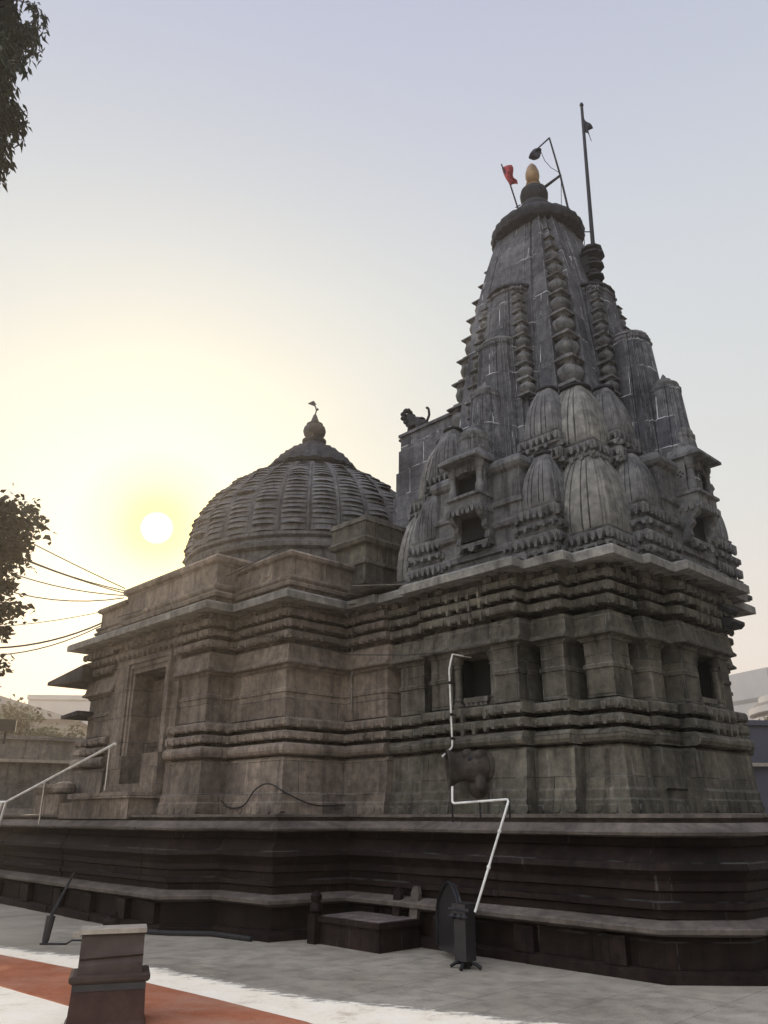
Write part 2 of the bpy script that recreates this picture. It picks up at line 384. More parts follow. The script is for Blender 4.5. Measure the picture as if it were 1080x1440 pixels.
for _o, _z in WALLP:                               # deep shadow gaps between the banded courses
    if 2.64 < _z < 3.06 or 4.23 < _z < 4.77: _o = _o - .06 if _o <= .045 else _o + .015
    _w.append((_o, _z))
WALLP = _w
def wall_block(T, a0, a1, d1, d0=0.0, lim=.075, zj=0.0, carve=True, lims=None):
    mb = MB()
    l0, l1 = lims or (lim, lim)
    mb.loft([slab_ring(T, a0, a1, d0, d1, o, z + zj, l0, l1) for o, z in WALLP])
    if carve:
        for z, off, sp, h in ((2.80, .14, .23, .10), (2.985, .14, .23, .10), (4.375, .13, .19, .105), (4.55, .16, .19, .105), (4.72, .18, .19, .10)):
            pendants(mb, T, a0 - min(l0, off), a1 + min(l1, off), d1 + off, z + zj, sp, .055, h)
            for s, lm in ((0, l0), (1, l1)):      # side returns
                A = (a0 - min(lm, off)) if s == 0 else (a1 + min(lm, off))
                if lm > .1:
                    TS = (lambda x, y, A=A, s=s: T(A - y, x)) if s == 0 else (lambda x, y, A=A: T(A + y, x))
                    pendants(mb, TS, max(d0, d1 - .6), d1 + off, 0, z + zj, sp, .055, h)
        pendants(mb, T, a0 - min(l0, .17), a1 + min(l1, .17), d1 + .17, 1.72 + zj, .24, .13, .10, .015)
        for i in range(max(2, int((a1 - a0) / .42))):   # brackets under the eave
            n = max(2, int((a1 - a0) / .42)); a = a0 + .08 + (a1 - a0 - .16) * i / (n - 1)
            for k, (dd, z0, z1) in enumerate(((.17, 4.76, 4.82), (.25, 4.82, 4.87), (.33, 4.87, 4.93))):
                p = [(*T(a + x, d), z) for z in (z0 + zj, z1 + zj) for x, d in ((-.07 + .01 * k, d1), (.07 - .01 * k, d1), (.07 - .01 * k, d1 + dd), (-.07 + .01 * k, d1 + dd))]
                mb.add(p, [(3, 2, 1, 0), (4, 5, 6, 7), (0, 1, 5, 4), (1, 2, 6, 5), (2, 3, 7, 6), (3, 0, 4, 7)])
    return mb

# ------------------------------------------------------------------ ground
g = MB(); g.add([(-120, -60, 0), (120, -60, 0), (120, 180, 0), (-120, 180, 0)], [(0, 1, 2, 3)])
tag(g.build('ground', M['court']), kind='structure')
from mathutils import noise as mnoise
def ragged(pts, amp, step=.12, seed=1):
    out = []
    for (x0, y0), (x1, y1) in zip(pts, pts[1:]):
        n = max(1, int(math.hypot(x1 - x0, y1 - y0) / step))
        for i in range(n):
            t = i / n; x, y = x0 + (x1 - x0) * t, y0 + (y1 - y0) * t
            k = sum(mnoise.noise(Vector((x * f, y * f, seed * 7.3))) / f ** .75 for f in (1.3, 3.1, 7.7, 17.0))
            out.append((x + k * amp * .5, y + k * amp))
    out.append(pts[-1]); return out
up = ragged([(-13, 16.5), (-7.5, 13.3), (-5.05, 11.89), (-2.88, 10.54), (-.74, 8.77), (1.52, 7.66), (4.5, 6.2), (9, 4.2)], .10, .03, 3)
dn = ragged([(-13, 10.0), (-6, 5), (0, 2.5), (6, 1.0)], .02, .5, 4)
def strip(mb, a, b, z):
    mb.add([(x, y, z) for x, y in a] + [(x, y, z) for x, y in reversed(b)], [tuple(range(len(a) + len(b)))])
NS = 240
def resample(p, n):
    L = [0]
    for a, b in zip(p, p[1:]): L.append(L[-1] + math.hypot(b[0] - a[0], b[1] - a[1]))
    out = []; k = 0
    for i in range(n + 1):
        d = L[-1] * i / n
        while k < len(L) - 2 and L[k + 1] < d: k += 1
        t = (d - L[k]) / max(1e-6, L[k + 1] - L[k]); out.append((p[k][0] + (p[k + 1][0] - p[k][0]) * t, p[k][1] + (p[k + 1][1] - p[k][1]) * t))
    return out
ua, da = resample(up, NS), resample(dn, NS)
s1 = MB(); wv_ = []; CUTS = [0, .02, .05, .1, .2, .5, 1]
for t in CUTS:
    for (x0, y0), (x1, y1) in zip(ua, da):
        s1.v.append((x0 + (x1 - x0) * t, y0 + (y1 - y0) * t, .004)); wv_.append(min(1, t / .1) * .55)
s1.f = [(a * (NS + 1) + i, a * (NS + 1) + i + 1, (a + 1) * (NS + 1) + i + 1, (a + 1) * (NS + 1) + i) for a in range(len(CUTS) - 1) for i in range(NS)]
sun_strip = tag(s1.build('sunlight_strip', M['floor_sunlight']), kind='structure')  # ground strip coloured to stand in for sunlight
sun_strip.data.attributes.new('edge_fade', 'FLOAT', 'POINT').data.foreach_set('value', wv_)
cu = [(-12, 15.2), (-7.0, 12.5), (-4.66, 11.04), (-2.57, 9.47), (-.64, 7.66), (1.2, 5.2)]
cl = [(-12, 13.0), (-6, 10.7), (-3.83, 9.18), (-2.94, 8.4), (-2.01, 7.54), (-.3, 5.2)]
s2 = MB(); a2, b2 = ragged(cu, .015, .2, 5), ragged(cl, .015, .2, 6)
na, nb = len(a2), len(b2)
s2.add([(x, y, .018) for x, y in a2] + [(x, y, .018) for x, y in reversed(b2)] + [(x, y, .0) for x, y in a2] + [(x, y, .0) for x, y in reversed(b2)],
       [tuple(range(na + nb))] + [(i, (i + 1) % (na + nb), na + nb + (i + 1) % (na + nb), na + nb + i) for i in range(na + nb)])
tag(s2.build('carpet', M['carpet']), 'long red coir carpet strip laid over the floor strip coloured as sunlight', 'carpet')

# ------------------------------------------------------------------ plinth
PL = [(-14, -5.0), (-4.0, -5.0), (-3.55, -4.4), (-2.35, -4.3), (-2.1, -3.12), (2.85, -3.12), (3.5, -2.5), (3.5, 2.5), (2.85, 3.12), (-2.1, 3.12), (-2.4, 4.3), (-3.55, 4.4), (-4.0, 5.0), (-14, 5.0)]
PL0 = PL; PL = hewn(PL0, .75, .014)
mb = MB()
sweep(mb, PL, [(.10, -.05), (.10, .09), (.05, .12), (-.02, .12), (-.02, .40), (.02, .42)])
mb2 = MB()
sweep(mb2, hewn(PL0, 1.1, .014), [(.0, .415), (.15, .455), (.18, .465), (.185, .51), (.17, .525), (.0, .575)])
mb3 = MB()
sweep(mb3, hewn(PL0, .9, .012), [(-.03, .58), (-.03, .66), (.03, .68), (.03, .74), (-.02, .76), (-.02, .84), (.03, .86), (.03, .93), (-.0, .95), (.03, 1.0), (.10, 1.06), (.08, 1.12), (-.05, 1.27), (-.10, 1.29), (-.12, 1.40)])
mb4 = MB()
sweep(mb4, hewn(PL0, 1.0, .014), [(-.12, 1.375), (.08, 1.39), (.14, 1.40), (.15, 1.43), (-.0, 1.525), (-.12, 1.53), (-.12, 1.575), (-.03, 1.58), (-.03, 1.615), (-.20, 1.62)])
uneven(mb2, .006); uneven(mb3, .005); uneven(mb4, .005)
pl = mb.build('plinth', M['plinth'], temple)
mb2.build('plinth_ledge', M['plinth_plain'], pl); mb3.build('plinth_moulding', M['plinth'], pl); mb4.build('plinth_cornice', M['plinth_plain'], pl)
# panelled pilasters on the plinth base
def pil(*b):
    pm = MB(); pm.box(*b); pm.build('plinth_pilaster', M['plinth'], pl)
for a in (-1.6, -.2, 1.1, 2.3):
    pil(a - .14, a + .14, -3.2, -3.0, .12, .40)
for v in (-1.8, -.5, .8):
    pil(3.4, 3.58, v - .14, v + .14, .12, .40)
for a in (-12, -10.5, -9, -7.6, -6.4, -5.2, -4.3):
    pil(a - .14, a + .14, -5.08, -4.9, .12, .40)

# ------------------------------------------------------------------ sanctum walls
core = MB(); core.loft([[(s * (1.62 + min(o, .02)), t * (1.62 + min(o, .02)), z) for s, t in ((-1, -1), (1, -1), (1, 1), (-1, 1))] for o, z in WALLP])
sanct = core.build('sanctum_wall', M['wall'], temple)
for k in range(4):
    T = FACE(k); vis = k in (0, 1)
    if k == 1: T = lambda a, d: (d - (.30 if d > 2.5 else .24), a) if d > 1.9 else (d, a)   # the far face projects less
    for sgn in (-1, 1):
        a0, a1 = (.98, 1.44) if sgn > 0 else (-1.44, -.98)
        if k == 0 and sgn < 0: a0, a1 = -1.64, -1.04
        wall_block(T, a0, a1, 2.50 if (k == 0 and sgn < 0) else (2.14 if (k == 1 and sgn > 0) else 2.36), .5, .075, .003 * k + .002, vis).build('wall_pier', M['wall'], sanct)
    # central bay with a pillared window recess
    if vis:
        for sgn in (-1, 1):
            a0, a1 = (.40, .68 if k == 1 else .86) if sgn > 0 else (-.86, -.40)
            wall_block(T, a0, a1, 2.62, .5, .085, .005, True, lims=((.085, .0) if sgn < 0 else (.0, .085))).build('bay_pier', M['wall'], sanct)
        lo = [p for p in WALLP if p[1] <= 3.07]; hi = [p for p in WALLP if p[1] >= 3.80]
        m_ = MB()
        for pr in (lo, hi): m_.loft([slab_ring(T, -.40, .40, .5, 2.62, o, z + .005, 0, 0) for o, z in pr])
        for z, off in ((2.80, .14), (2.985, .14), (4.375, .13), (4.55, .16), (4.72, .18)):
            pendants(m_, T, -.36, .36, 2.62 + off, z + .005, .24, .055, .15)
        m_.build('bay_panel', M['wall'], sanct)
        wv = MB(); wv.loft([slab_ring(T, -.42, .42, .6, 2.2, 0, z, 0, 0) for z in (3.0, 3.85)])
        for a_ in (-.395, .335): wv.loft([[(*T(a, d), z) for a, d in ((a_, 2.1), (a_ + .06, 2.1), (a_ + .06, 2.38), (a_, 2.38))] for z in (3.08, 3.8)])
        win = wv.build('niche_window', M['shade_fill'], temple)  # dark block and jambs paint the shade inside the window
        for a in (-.34, .34):
            cm = MB()
            p = T(a, 2.55)
            cm.lathe([(.075, 3.06), (.085, 3.10), (.06, 3.14), (.075, 3.18), (.055, 3.22), (.058, 3.5), (.052, 3.62), (.07, 3.645), (.05, 3.67), (.085, 3.72), (.09, 3.76), (.09, 3.82)], *p, n=14)
            cm.build('column', M['wall'], win, 35)
        sm = MB(); sm.loft([slab_ring(T, -.22, .22, 2.2, 2.58, 0, z, 0, 0) for z in (3.13, 3.20)])
        sm.loft([slab_ring(T, -.20, .20, 2.2, 2.55, 0, z, 0, 0) for z in (3.06, 3.13)])
        pendants(sm, T, -.2, .2, 2.55, 3.13, .08, .04, .07, .02, .02)
        sm.build('sill', M['wall'], win)
    else:
        wall_block(T, -.86, .86, 2.62, .5, .085, .005, False).build('wall_pier', M['wall'], sanct)
for su, sv in ((1, -1), (1, 1), (-1, -1), (-1, 1)):
    mbk = MB()
    c0, c1 = 1.62, 2.12
    fu = (.94 if sv < 0 else .86) if su > 0 else 1
    fv = .86 if su > 0 and sv > 0 else 1
    def kr(o, z):
        i = o - .055 if 3.06 < z < 3.84 else min(o, .08)
        return [(su * x * fu, sv * y * fv, z) for x, y in ((c0 - i, c0 - i), (c1 + o, c0 - i), (c1 + o, c1 + o), (c0 - i, c1 + o))]
    mbk.loft([kr(o, z + .008) for o, z in WALLP])
    for z, off, sp, h in ((2.80, .14, .22, .10), (2.985, .14, .22, .10), (4.375, .13, .18, .105), (4.55, .16, .18, .105), (4.72, .18, .18, .10)):
        pendants(mbk, lambda a, d: (su * a * fu, sv * fv * d), c0 - .08, c1 + off, c1 + off, z + .008, sp, .055, h)
        pendants(mbk, lambda a, d: (su * d * fu, sv * fv * a), c0 - .08, c1 + off, c1 + off, z + .008, sp, .055, h)
    for TT in (lambda a, d: (su * a * fu, sv * fv * d), lambda a, d: (su * d * fu, sv * fv * a)):
        pendants(mbk, TT, c0 - .08, c1 + .17, c1 + .17, 1.73, .22, .12, .10, .015)
        for a in (1.72, 2.03):
            for kk, (dd, z0, z1) in enumerate(((.17, 4.76, 4.82), (.25, 4.82, 4.87), (.33, 4.87, 4.93))):
                p = [(*TT(a + x, d), z) for z in (z0 + .008, z1 + .008) for x, d in ((-.07, c1), (.07, c1), (.07, c1 + dd), (-.07, c1 + dd))]
                mbk.add(p, [(3, 2, 1, 0), (4, 5, 6, 7), (0, 1, 5, 4), (1, 2, 6, 5), (2, 3, 7, 6), (3, 0, 4, 7)])
    mbk.build('corner_pier', M['wall'], sanct)

# eave ledge running round the sanctum
def ring4(quarter):
    out = []
    for k in range(4): T = FACE(k); out += [T(a, d) for a, d in quarter]
    return out
EV_ = [(-2.8, -3.02), (-1.68, -3.02), (-1.68, -2.93), (-1.08, -2.93), (-1.08, -3.05), (1.14, -3.05), (1.14, -2.78), (1.8, -2.78), (1.8, -2.55), (2.42, -2.55), (2.42, -1.8), (2.54, -1.8), (2.54, -1.14), (2.75, -1.14)]
EAVE = EV_ + [(2.75, .88), (2.52, .88), (2.52, 1.35), (2.25, 1.35), (2.25, 2.3), (1.14, 2.3)] + [(u, -v) for u, v in reversed(EV_[:6])]
mb = MB(); sweep(mb, hewn(EAVE, .4, .006), [(-.60, 4.88), (-.06, 4.84), (0, 4.84), (.0, 4.95), (-.04, 4.985), (-.5, 5.09), (-.9, 5.10)])
uneven(mb, .008); eave = mb.build('eave', M['pale'], temple)

# ------------------------------------------------------------------ hall walls
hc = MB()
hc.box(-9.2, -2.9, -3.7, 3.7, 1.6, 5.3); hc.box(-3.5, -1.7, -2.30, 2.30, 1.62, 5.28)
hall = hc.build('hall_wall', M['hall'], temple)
T0, T2 = FACE(0), FACE(2)
for T in (T0, T2):
    f = 1 if T is T0 else -1
    def WB(a0, a1, *r, **k):
        return wall_block(T, *( (a0, a1) if f > 0 else (-a1, -a0)), *r, **k)
    v = f > 0
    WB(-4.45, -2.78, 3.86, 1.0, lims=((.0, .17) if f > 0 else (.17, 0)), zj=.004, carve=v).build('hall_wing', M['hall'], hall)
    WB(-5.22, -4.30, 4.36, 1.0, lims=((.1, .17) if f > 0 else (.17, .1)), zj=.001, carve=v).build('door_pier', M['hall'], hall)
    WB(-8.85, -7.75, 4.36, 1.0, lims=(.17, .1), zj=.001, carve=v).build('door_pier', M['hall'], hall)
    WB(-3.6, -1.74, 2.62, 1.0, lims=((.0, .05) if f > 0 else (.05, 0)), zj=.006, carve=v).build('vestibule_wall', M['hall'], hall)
# doorway bay
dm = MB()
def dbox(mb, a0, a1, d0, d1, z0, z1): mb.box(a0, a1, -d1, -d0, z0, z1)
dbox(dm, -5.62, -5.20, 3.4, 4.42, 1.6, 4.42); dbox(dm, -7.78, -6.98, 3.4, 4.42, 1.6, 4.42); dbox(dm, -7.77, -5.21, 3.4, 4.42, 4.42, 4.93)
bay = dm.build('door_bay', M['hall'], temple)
fr = MB()
for i, (x, d) in enumerate(((0, 4.50), (.09, 4.47), (.17, 4.44))):
    for a0, a1 in ((-5.42 - x - .075, -5.42 - x), (-7.05 + x, -7.05 + x + .075)):
        dbox(fr, a0, a1, 3.9, d, 2.2, 4.22 + .09 * (2 - i) - .1)
    dbox(fr, -7.05 + x, -5.42 - x, 3.9, d - .004, 4.22 + .09 * (1 - i) + .0, 4.22 + .09 * (2 - i))
dbox(fr, -5.95, -5.40, 3.9, 4.58, 1.98, 2.62); dbox(fr, -7.08, -6.72, 3.9, 4.58, 1.98, 2.62)
dbox(fr, -7.15, -5.35, 3.9, 4.66, 1.96, 2.12)
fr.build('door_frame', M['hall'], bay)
dd = MB(); dbox(dd, -6.9, -5.6, 3.72, 3.80, 2.0, 4.3); dd.build('door_shade', M['shade_fill'], bay)  # dark panel drawn for the shade in the doorway
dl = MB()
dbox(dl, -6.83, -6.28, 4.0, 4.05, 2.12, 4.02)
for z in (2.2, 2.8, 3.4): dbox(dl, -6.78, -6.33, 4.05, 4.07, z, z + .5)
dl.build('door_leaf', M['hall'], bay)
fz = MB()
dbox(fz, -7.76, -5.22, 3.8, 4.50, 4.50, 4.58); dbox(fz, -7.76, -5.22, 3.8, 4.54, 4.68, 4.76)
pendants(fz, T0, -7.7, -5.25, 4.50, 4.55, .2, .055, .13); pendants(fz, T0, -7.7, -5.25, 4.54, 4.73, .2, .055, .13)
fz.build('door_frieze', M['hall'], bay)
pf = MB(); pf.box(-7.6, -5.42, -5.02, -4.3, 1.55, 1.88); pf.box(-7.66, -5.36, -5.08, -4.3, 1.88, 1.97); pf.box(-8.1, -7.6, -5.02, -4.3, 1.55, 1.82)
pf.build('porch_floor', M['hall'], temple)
HE = [(-9.3, -4.80), (-3.87, -4.80), (-3.87, -4.27), (-2.36, -4.27), (-2.36, 4.27), (-3.87, 4.27), (-3.87, 4.80), (-9.3, 4.80)]
mb = MB(); sweep(mb, HE, [(-.60, 4.884), (-.06, 4.846), (0, 4.846), (0, 4.955), (-.04, 4.99), (-.5, 5.095), (-.9, 5.105)])
mb.build('eave', M['pale'], temple)
# attic parapets over the hall
ATP = [(.0, 5.05), (.0, 5.12), (.06, 5.14), (.07, 5.19), (.02, 5.22), (.05, 5.26), (.05, 5.30), (-.02, 5.33), (-.02, 5.62), (.04, 5.65), (.06, 5.70), (.03, 5.74), (-.3, 5.78)]
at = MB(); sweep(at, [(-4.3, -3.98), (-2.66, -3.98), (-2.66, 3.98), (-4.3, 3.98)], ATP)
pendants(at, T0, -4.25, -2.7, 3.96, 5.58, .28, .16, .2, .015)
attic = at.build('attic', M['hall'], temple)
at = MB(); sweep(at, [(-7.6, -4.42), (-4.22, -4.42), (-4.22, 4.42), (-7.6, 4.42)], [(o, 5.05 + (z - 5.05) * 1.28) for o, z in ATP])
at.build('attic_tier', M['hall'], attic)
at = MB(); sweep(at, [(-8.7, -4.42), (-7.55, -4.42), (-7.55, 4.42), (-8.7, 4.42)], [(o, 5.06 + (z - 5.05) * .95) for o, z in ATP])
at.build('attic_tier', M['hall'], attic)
at = MB(); sweep(at, [(-3.2, -2.62), (-2.34, -2.62), (-2.34, 2.62), (-3.2, 2.62)], [(.03, 5.06), (.03, 5.16), (.07, 5.18), (.07, 5.24), (.0, 5.26), (.0, 5.34), (.06, 5.36), (.06, 5.43), (-.02, 5.45), (-.02, 5.72), (.03, 5.75), (.03, 5.80), (-.03, 5.83), (-.03, 6.10), (.05, 6.13), (.08, 6.2), (.03, 6.25), (.03, 6.5), (.06, 6.52), (.02, 6.62), (-.2, 6.66)])
at.build('attic_tier', M['wall'], attic)
# porch awnings seen edge-on at the far left
ch = MB()
ch.loft([[(-8.6, y, z) for y, z in ((-4.7, 4.18), (-3.2, 4.18), (-3.2, 4.50), (-4.7, 4.50))], [(-9.95, y, z) for y, z in ((-4.85, 4.20), (-2.9, 4.20), (-2.9, 4.27), (-4.85, 4.27))]])
ch.build('awning', M['dark'], temple)
ch = MB()
ch.loft([[(-8.6, y, z) for y, z in ((-4.7, 3.5), (-3.2, 3.5), (-3.2, 3.58), (-4.7, 3.58))], [(-9.25, y, z) for y, z in ((-4.75, 3.46), (-3.2, 3.46), (-3.2, 3.52), (-4.75, 3.52))]])
ch.build('awning', M['dark'], temple)

# ------------------------------------------------------------------ dome
DC = (-7.2, 0.0)
DPROF = [(2.88, 7.15), (2.88, 7.5), (2.80, 7.9), (2.62, 8.3), (2.36, 8.68), (2.02, 9.02), (1.62, 9.31), (1.2, 9.54), (.92, 9.67)]
def dprof(z):
    for (r0, z0), (r1, z1) in zip(DPROF, DPROF[1:]):
        if z0 <= z <= z1: return r0 + (r1 - r0) * (z - z0) / (z1 - z0)
    return DPROF[-1][0]
NR, SUB = 28, 14
dmm = MB(); rings = []; ROWS = 23
tile = {(a, b): random.uniform(.62, 1.2) * (.25 if random.random() < .025 else 1) for a in range(NR) for b in range(ROWS)}
zs = []
for i in range(ROWS):
    t0, t1 = i / ROWS, (i + 1) / ROWS
    zz = lambda t: 7.20 + 2.46 * (t ** .90)
    for fr_ in (0.0, .06, .5, .98): zs.append((zz(t0 + (t1 - t0) * fr_), fr_))
for zi, (z, fq) in enumerate(zs):
    rr = []; r = dprof(z)
    for i in range(NR * SUB):
        a = 2 * math.pi * i / (NR * SUB); s = (i % SUB) / SUB
        o = 0
        if .06 <= s <= .80:
            x = (s - .43) / .37
            o = (.05 + .075 * (1 - x * x)) * (.50 + .50 * (1 - fq)) * min(1, r / 1.8) * tile[(i // SUB, zi // 4)]
        elif .86 <= s <= .95: o = .045
        q = r + o
        rr.append((DC[0] + q * math.cos(a), DC[1] + q * math.sin(a), z))
    rings.append(rr)
dmm.loft(rings)
dome = dmm.build('dome', M['dome'], temple, 32)
dr = MB()
dr.lathe([(2.86, 5.6), (2.86, 6.80), (2.96, 6.85), (2.98, 6.95), (2.92, 6.98), (2.89, 7.05), (2.96, 7.10), (2.96, 7.17), (2.7, 7.22)], *DC, n=72)
dr.build('drum', M['dome'], dome, 35)
df = MB()
pet = lambda a, z: 1 + .035 * math.cos(20 * a)
df.lathe([(.95, 9.61), (1.12, 9.65), (1.16, 9.71), (1.10, 9.77), (1.04, 9.85), (.98, 9.95), (.92, 9.98), (.86, 10.10), (.74, 10.17), (.70, 10.21), (.62, 10.31), (.46, 10.37), (.40, 10.40)], *DC, n=100, mod=pet)
df.lathe([(.36, 10.37), (.37, 10.45), (.30, 10.50), (.27, 10.55), (.31, 10.60), (.31, 10.65), (.21, 10.69), (.20, 10.74), (.27, 10.82), (.295, 10.92), (.27, 11.02), (.19, 11.09), (.215, 11.12), (.13, 11.16), (.10, 11.23), (.045, 11.39), (.0, 11.45)], *DC, n=32)
df.build('dome_finial', M['dark'], dome, 40)

# ------------------------------------------------------------------ main spire
SPZ = [(5.0, 1.80), (6.0, 1.72), (7.0, 1.62), (8.0, 1.49), (8.77, 1.40), (9.85, 1.26), (10.4, 1.19), (10.82, 1.12), (11.2, 1.045), (11.5, .98), (11.9, .89), (12.2, .815), (12.42, .755), (12.62, .70), (12.65, .73), (12.74, .73), (12.76, .60)]
def sp_a(z):
    for (z0, a0), (z1, a1) in zip(SPZ, SPZ[1:]):
        if z0 <= z <= z1: return a0 + (a1 - a0) * (z - z0) / (z1 - z0)
    return SPZ[-1][1]
def spire_plan(a, n):                            # stepped, grooved square; n = corner notch
    q = [(-a + n, a - n * .55), (-a + n, a), (-a * .52, a), (-a * .50, a - .035), (-a * .47, a - .035), (-a * .45, a + .015), (-a * .34, a + .015), (-a * .33, a + .04), (a * .33, a + .04), (a * .34, a + .015), (a * .45, a + .015), (a * .47, a - .035), (a * .50, a - .035), (a * .52, a), (a - n, a), (a - n, a - n * .55), (a - n * .55, a - n * .55)]
    return ring4(q)
mb = MB(); mb.loft([[(x, y, z) for x, y in spire_plan(a, a * .26)] for z, a in SPZ])
spire = mb.build('spire', M['spire'], temple)
def pot_chain(z0, afun, su, sv, sizes, cu=0, cv=0, out=.10, k=1.0):
    m = MB(); z = z0
    for s in sizes:
        a = afun(z + s * .5) - out * k
        x, y = cu + su * a, cv + sv * a
        r = s * .40
        m.box(x - r * .92, x + r * .92, y - r * .92, y + r * .92, z, z + s * .10)
        m.lathe([(r * .55, z + s * .10), (r * .62, z + s * .16), (r * .98, z + s * .34), (r * 1.06, z + s * .48), (r * .95, z + s * .62), (r * .62, z + s * .74), (r * .5, z + s * .79), (r * .78, z + s * .84), (r * .82, z + s * .87)], x, y, n=16)
        m.loft([[(x + p * q, y + t * q, zz) for p, t in ((-1, -1), (1, -1), (1, 1), (-1, 1))] for q, zz in ((r * .98, z + s * .87), (r * 1.0, z + s * .92), (r * .8, z + s * .985))])
        # little leaf on the slab's outer corner
        m.box(x + su * r * .35 - r * .3, x + su * r * .35 + r * .3, y + sv * r * .35 - r * .3, y + sv * r * .35 + r * .3, z + s * .62, z + s * .87)
        z += s
    return m
MAINS = [.56, .54, .51, .48, .45, .42, .38, .34, .29]
for su, sv in ((1, -1), (-1, -1), (1, 1), (-1, 1)):
    pot_chain(8.30, sp_a, su, sv, MAINS, out=.235).build('pot_chain', M['spire_plain'], spire, 40)
am = MB()
lob = lambda a, z: 1 + .04 * abs(math.cos(14 * a))
am.lathe([(.60, 12.58), (.80, 12.60), (.90, 12.66), (.93, 12.76), (.90, 12.88), (.80, 13.0), (.66, 13.10), (.55, 13.14), (.56, 13.20), (.50, 13.30), (.36, 13.38)], n=112, mod=lob)
am.build('amalaka', M['dark'], spire, 40)
fm = MB()
fm.lathe([(.34, 13.30), (.36, 13.48), (.30, 13.60), (.20, 13.64), (.22, 13.70), (.285, 13.78), (.295, 13.90), (.27, 14.0), (.19, 14.08), (.15, 14.10)], n=28)
fin = fm.build('finial', M['dark'], spire, 40)
fg = MB()
fg.lathe([(.16, 14.09), (.17, 14.14), (.12, 14.18), (.15, 14.21), (.10, 14.25), (.125, 14.28), (.15, 14.38), (.145, 14.50), (.105, 14.64), (.05, 14.73), (.0, 14.77)], n=24)
fg.build('gilded_tip', M['gold'], fin, 40)

# ------------------------------------------------------------------ clustered half spires on the faces
def half_spire(k, d, zt, at_, zb, ab, pots=None, mat='spire'):
    T = FACE(k); m = MB(); n = 9
    prof = []
    for i in range(n + 1):
        t = i / n; z = zb + (zt - zb) * t
        a = ab + (at_ - ab) * (t ** 1.5)
        prof.append((z, a))
    fun = lambda zz: next((a0 + (a1 - a0) * (zz - z0) / (z1 - z0) for (z0, a0), (z1, a1) in zip(prof, prof[1:]) if z0 <= zz <= z1), at_)
    prof2 = prof + [(zt + .02, at_ * 1.06), (zt + .07, at_ * 1.06), (zt + .08, at_ * .8)]
    cu, cv = T(0, d)
    m.loft([[(cu + x, cv + y, z) for x, y in spire_plan(a, a * .24)] for z, a in prof2])
    o = m.build('half_spire', M[mat], temple)
    r = at_ * (1.22 if pots else 1.12); a_ = MB()
    a_.lathe([(r * .62, zt + .05), (r * .9, zt + .07), (r, zt + .11), (r * .96, zt + .16), (r * .66, zt + .20), (r * .6, zt + .21), (r * .5, zt + .26), (r * .2, zt + .29), (r * .16, zt + .34), (.0, zt + .40)], cu, cv, n=60, mod=lambda a, z: 1 + .05 * abs(math.cos(10 * a)))
    a_.build('amalaka', M['dark'] if pots else M['spire_plain'], o, 40)
    if pots:
        for s in (-1, 1):
            su, sv = T(s, 1)
            su, sv = (1 if su > 0 else -1), (1 if sv > 0 else -1)
            pot_chain(pots[0], fun, su, sv, pots[1], cu, cv, out=.06).build('pot_chain', M['spire_plain'], o, 40)
    return o
for k in (0, 1, 2):
    half_spire(k, 1.0, 10.66, .40, 6.6, .74, (8.25, [.33, .33, .32, .31, .29, .27, .25, .22]))
    half_spire(k, 1.50 + .2 * (k == 1), 9.38, .31, 6.4, .46)
    half_spire(k, 2.0 + .25 * (k == 1), 8.22, .20, 6.4, .30)
    half_spire(k, 2.36, 7.30, .20, 6.7, .26, mat='spire_plain')

# bell-shaped miniature spires
BELL_T = [(0, .97), (.06, 1.0), (.2, .99), (.4, .93), (.6, .82), (.78, .66), (.92, .48), (1.0, .40)]
def bell_plan(a):
    q = [(-.80, .86), (-.78, .95), (-.62, .985), (-.47, 1.0), (-.455, .89), (-.42, .89), (-.405, 1.0), (-.23, 1.015), (-.215, .90), (-.18, .90), (-.165, 1.02), (.165, 1.02), (.18, .90), (.215, .90), (.23, 1.015), (.405, 1.0), (.42, .89), (.455, .89), (.47, 1.0), (.62, .985), (.78, .95), (.80, .86), (.86, .86)]
    return ring4([(x * a, y * a) for x, y in q])
def spirelet(u, v, hw, z0, zb, z1, tiers=1):
    base = MB(); th = (zb - z0) / tiers
    for i in range(tiers):
        za = z0 + th * i; sh = 1 - .05 * i
        prof = [(.02, za), (.02, za + th * .12), (.075, za + th * .16), (.085, za + th * .26), (.0, za + th * .34), (-.02, za + th * .52), (.04, za + th * .60), (.06, za + th * .70), (.06, za + th * .82), (.0, za + th * .90), (.02, za + th)]
        w = hw * sh
        base.loft([[(u + s * (w + o), v + t * (w + o), z) for s, t in ((-1, -1), (1, -1), (1, 1), (-1, 1))] for o, z in prof])
        for k in range(4):
            T = FACE(k); TT = lambda a, d, T=T: (u + T(a, d)[0], v + T(a, d)[1])
            pendants(base, TT, -w - .05, w + .05, w + .06, za + th * .78, .11, .05, min(.15, th * .55), .02, .03)
            pendants(base, TT, -w - .06, w + .06, w + .085, za + th * .22, .16, .05, min(.09, th * .3), .02, .04)
    bell = MB()
    bell.loft([[(u + x, v + y, zb + (z1 - zb) * t) for x, y in bell_plan(hw * s)] for t, s in BELL_T])
    r = hw * .50
    o = bell.build('spirelet', M['pale'] if tiers == 1 else M['spire_plain'], temple, 28)
    base.build('banded_base', M['spire_plain'], o)
    cp = MB(); cp.lathe([(r * .8, z1 - .01), (r * 1.05, z1 + .02), (r * 1.05, z1 + .05), (r * .7, z1 + .08), (r * .4, z1 + .11), (.0, z1 + .16)], u, v, n=20); cp.build('cap', M['dark'], o, 40)
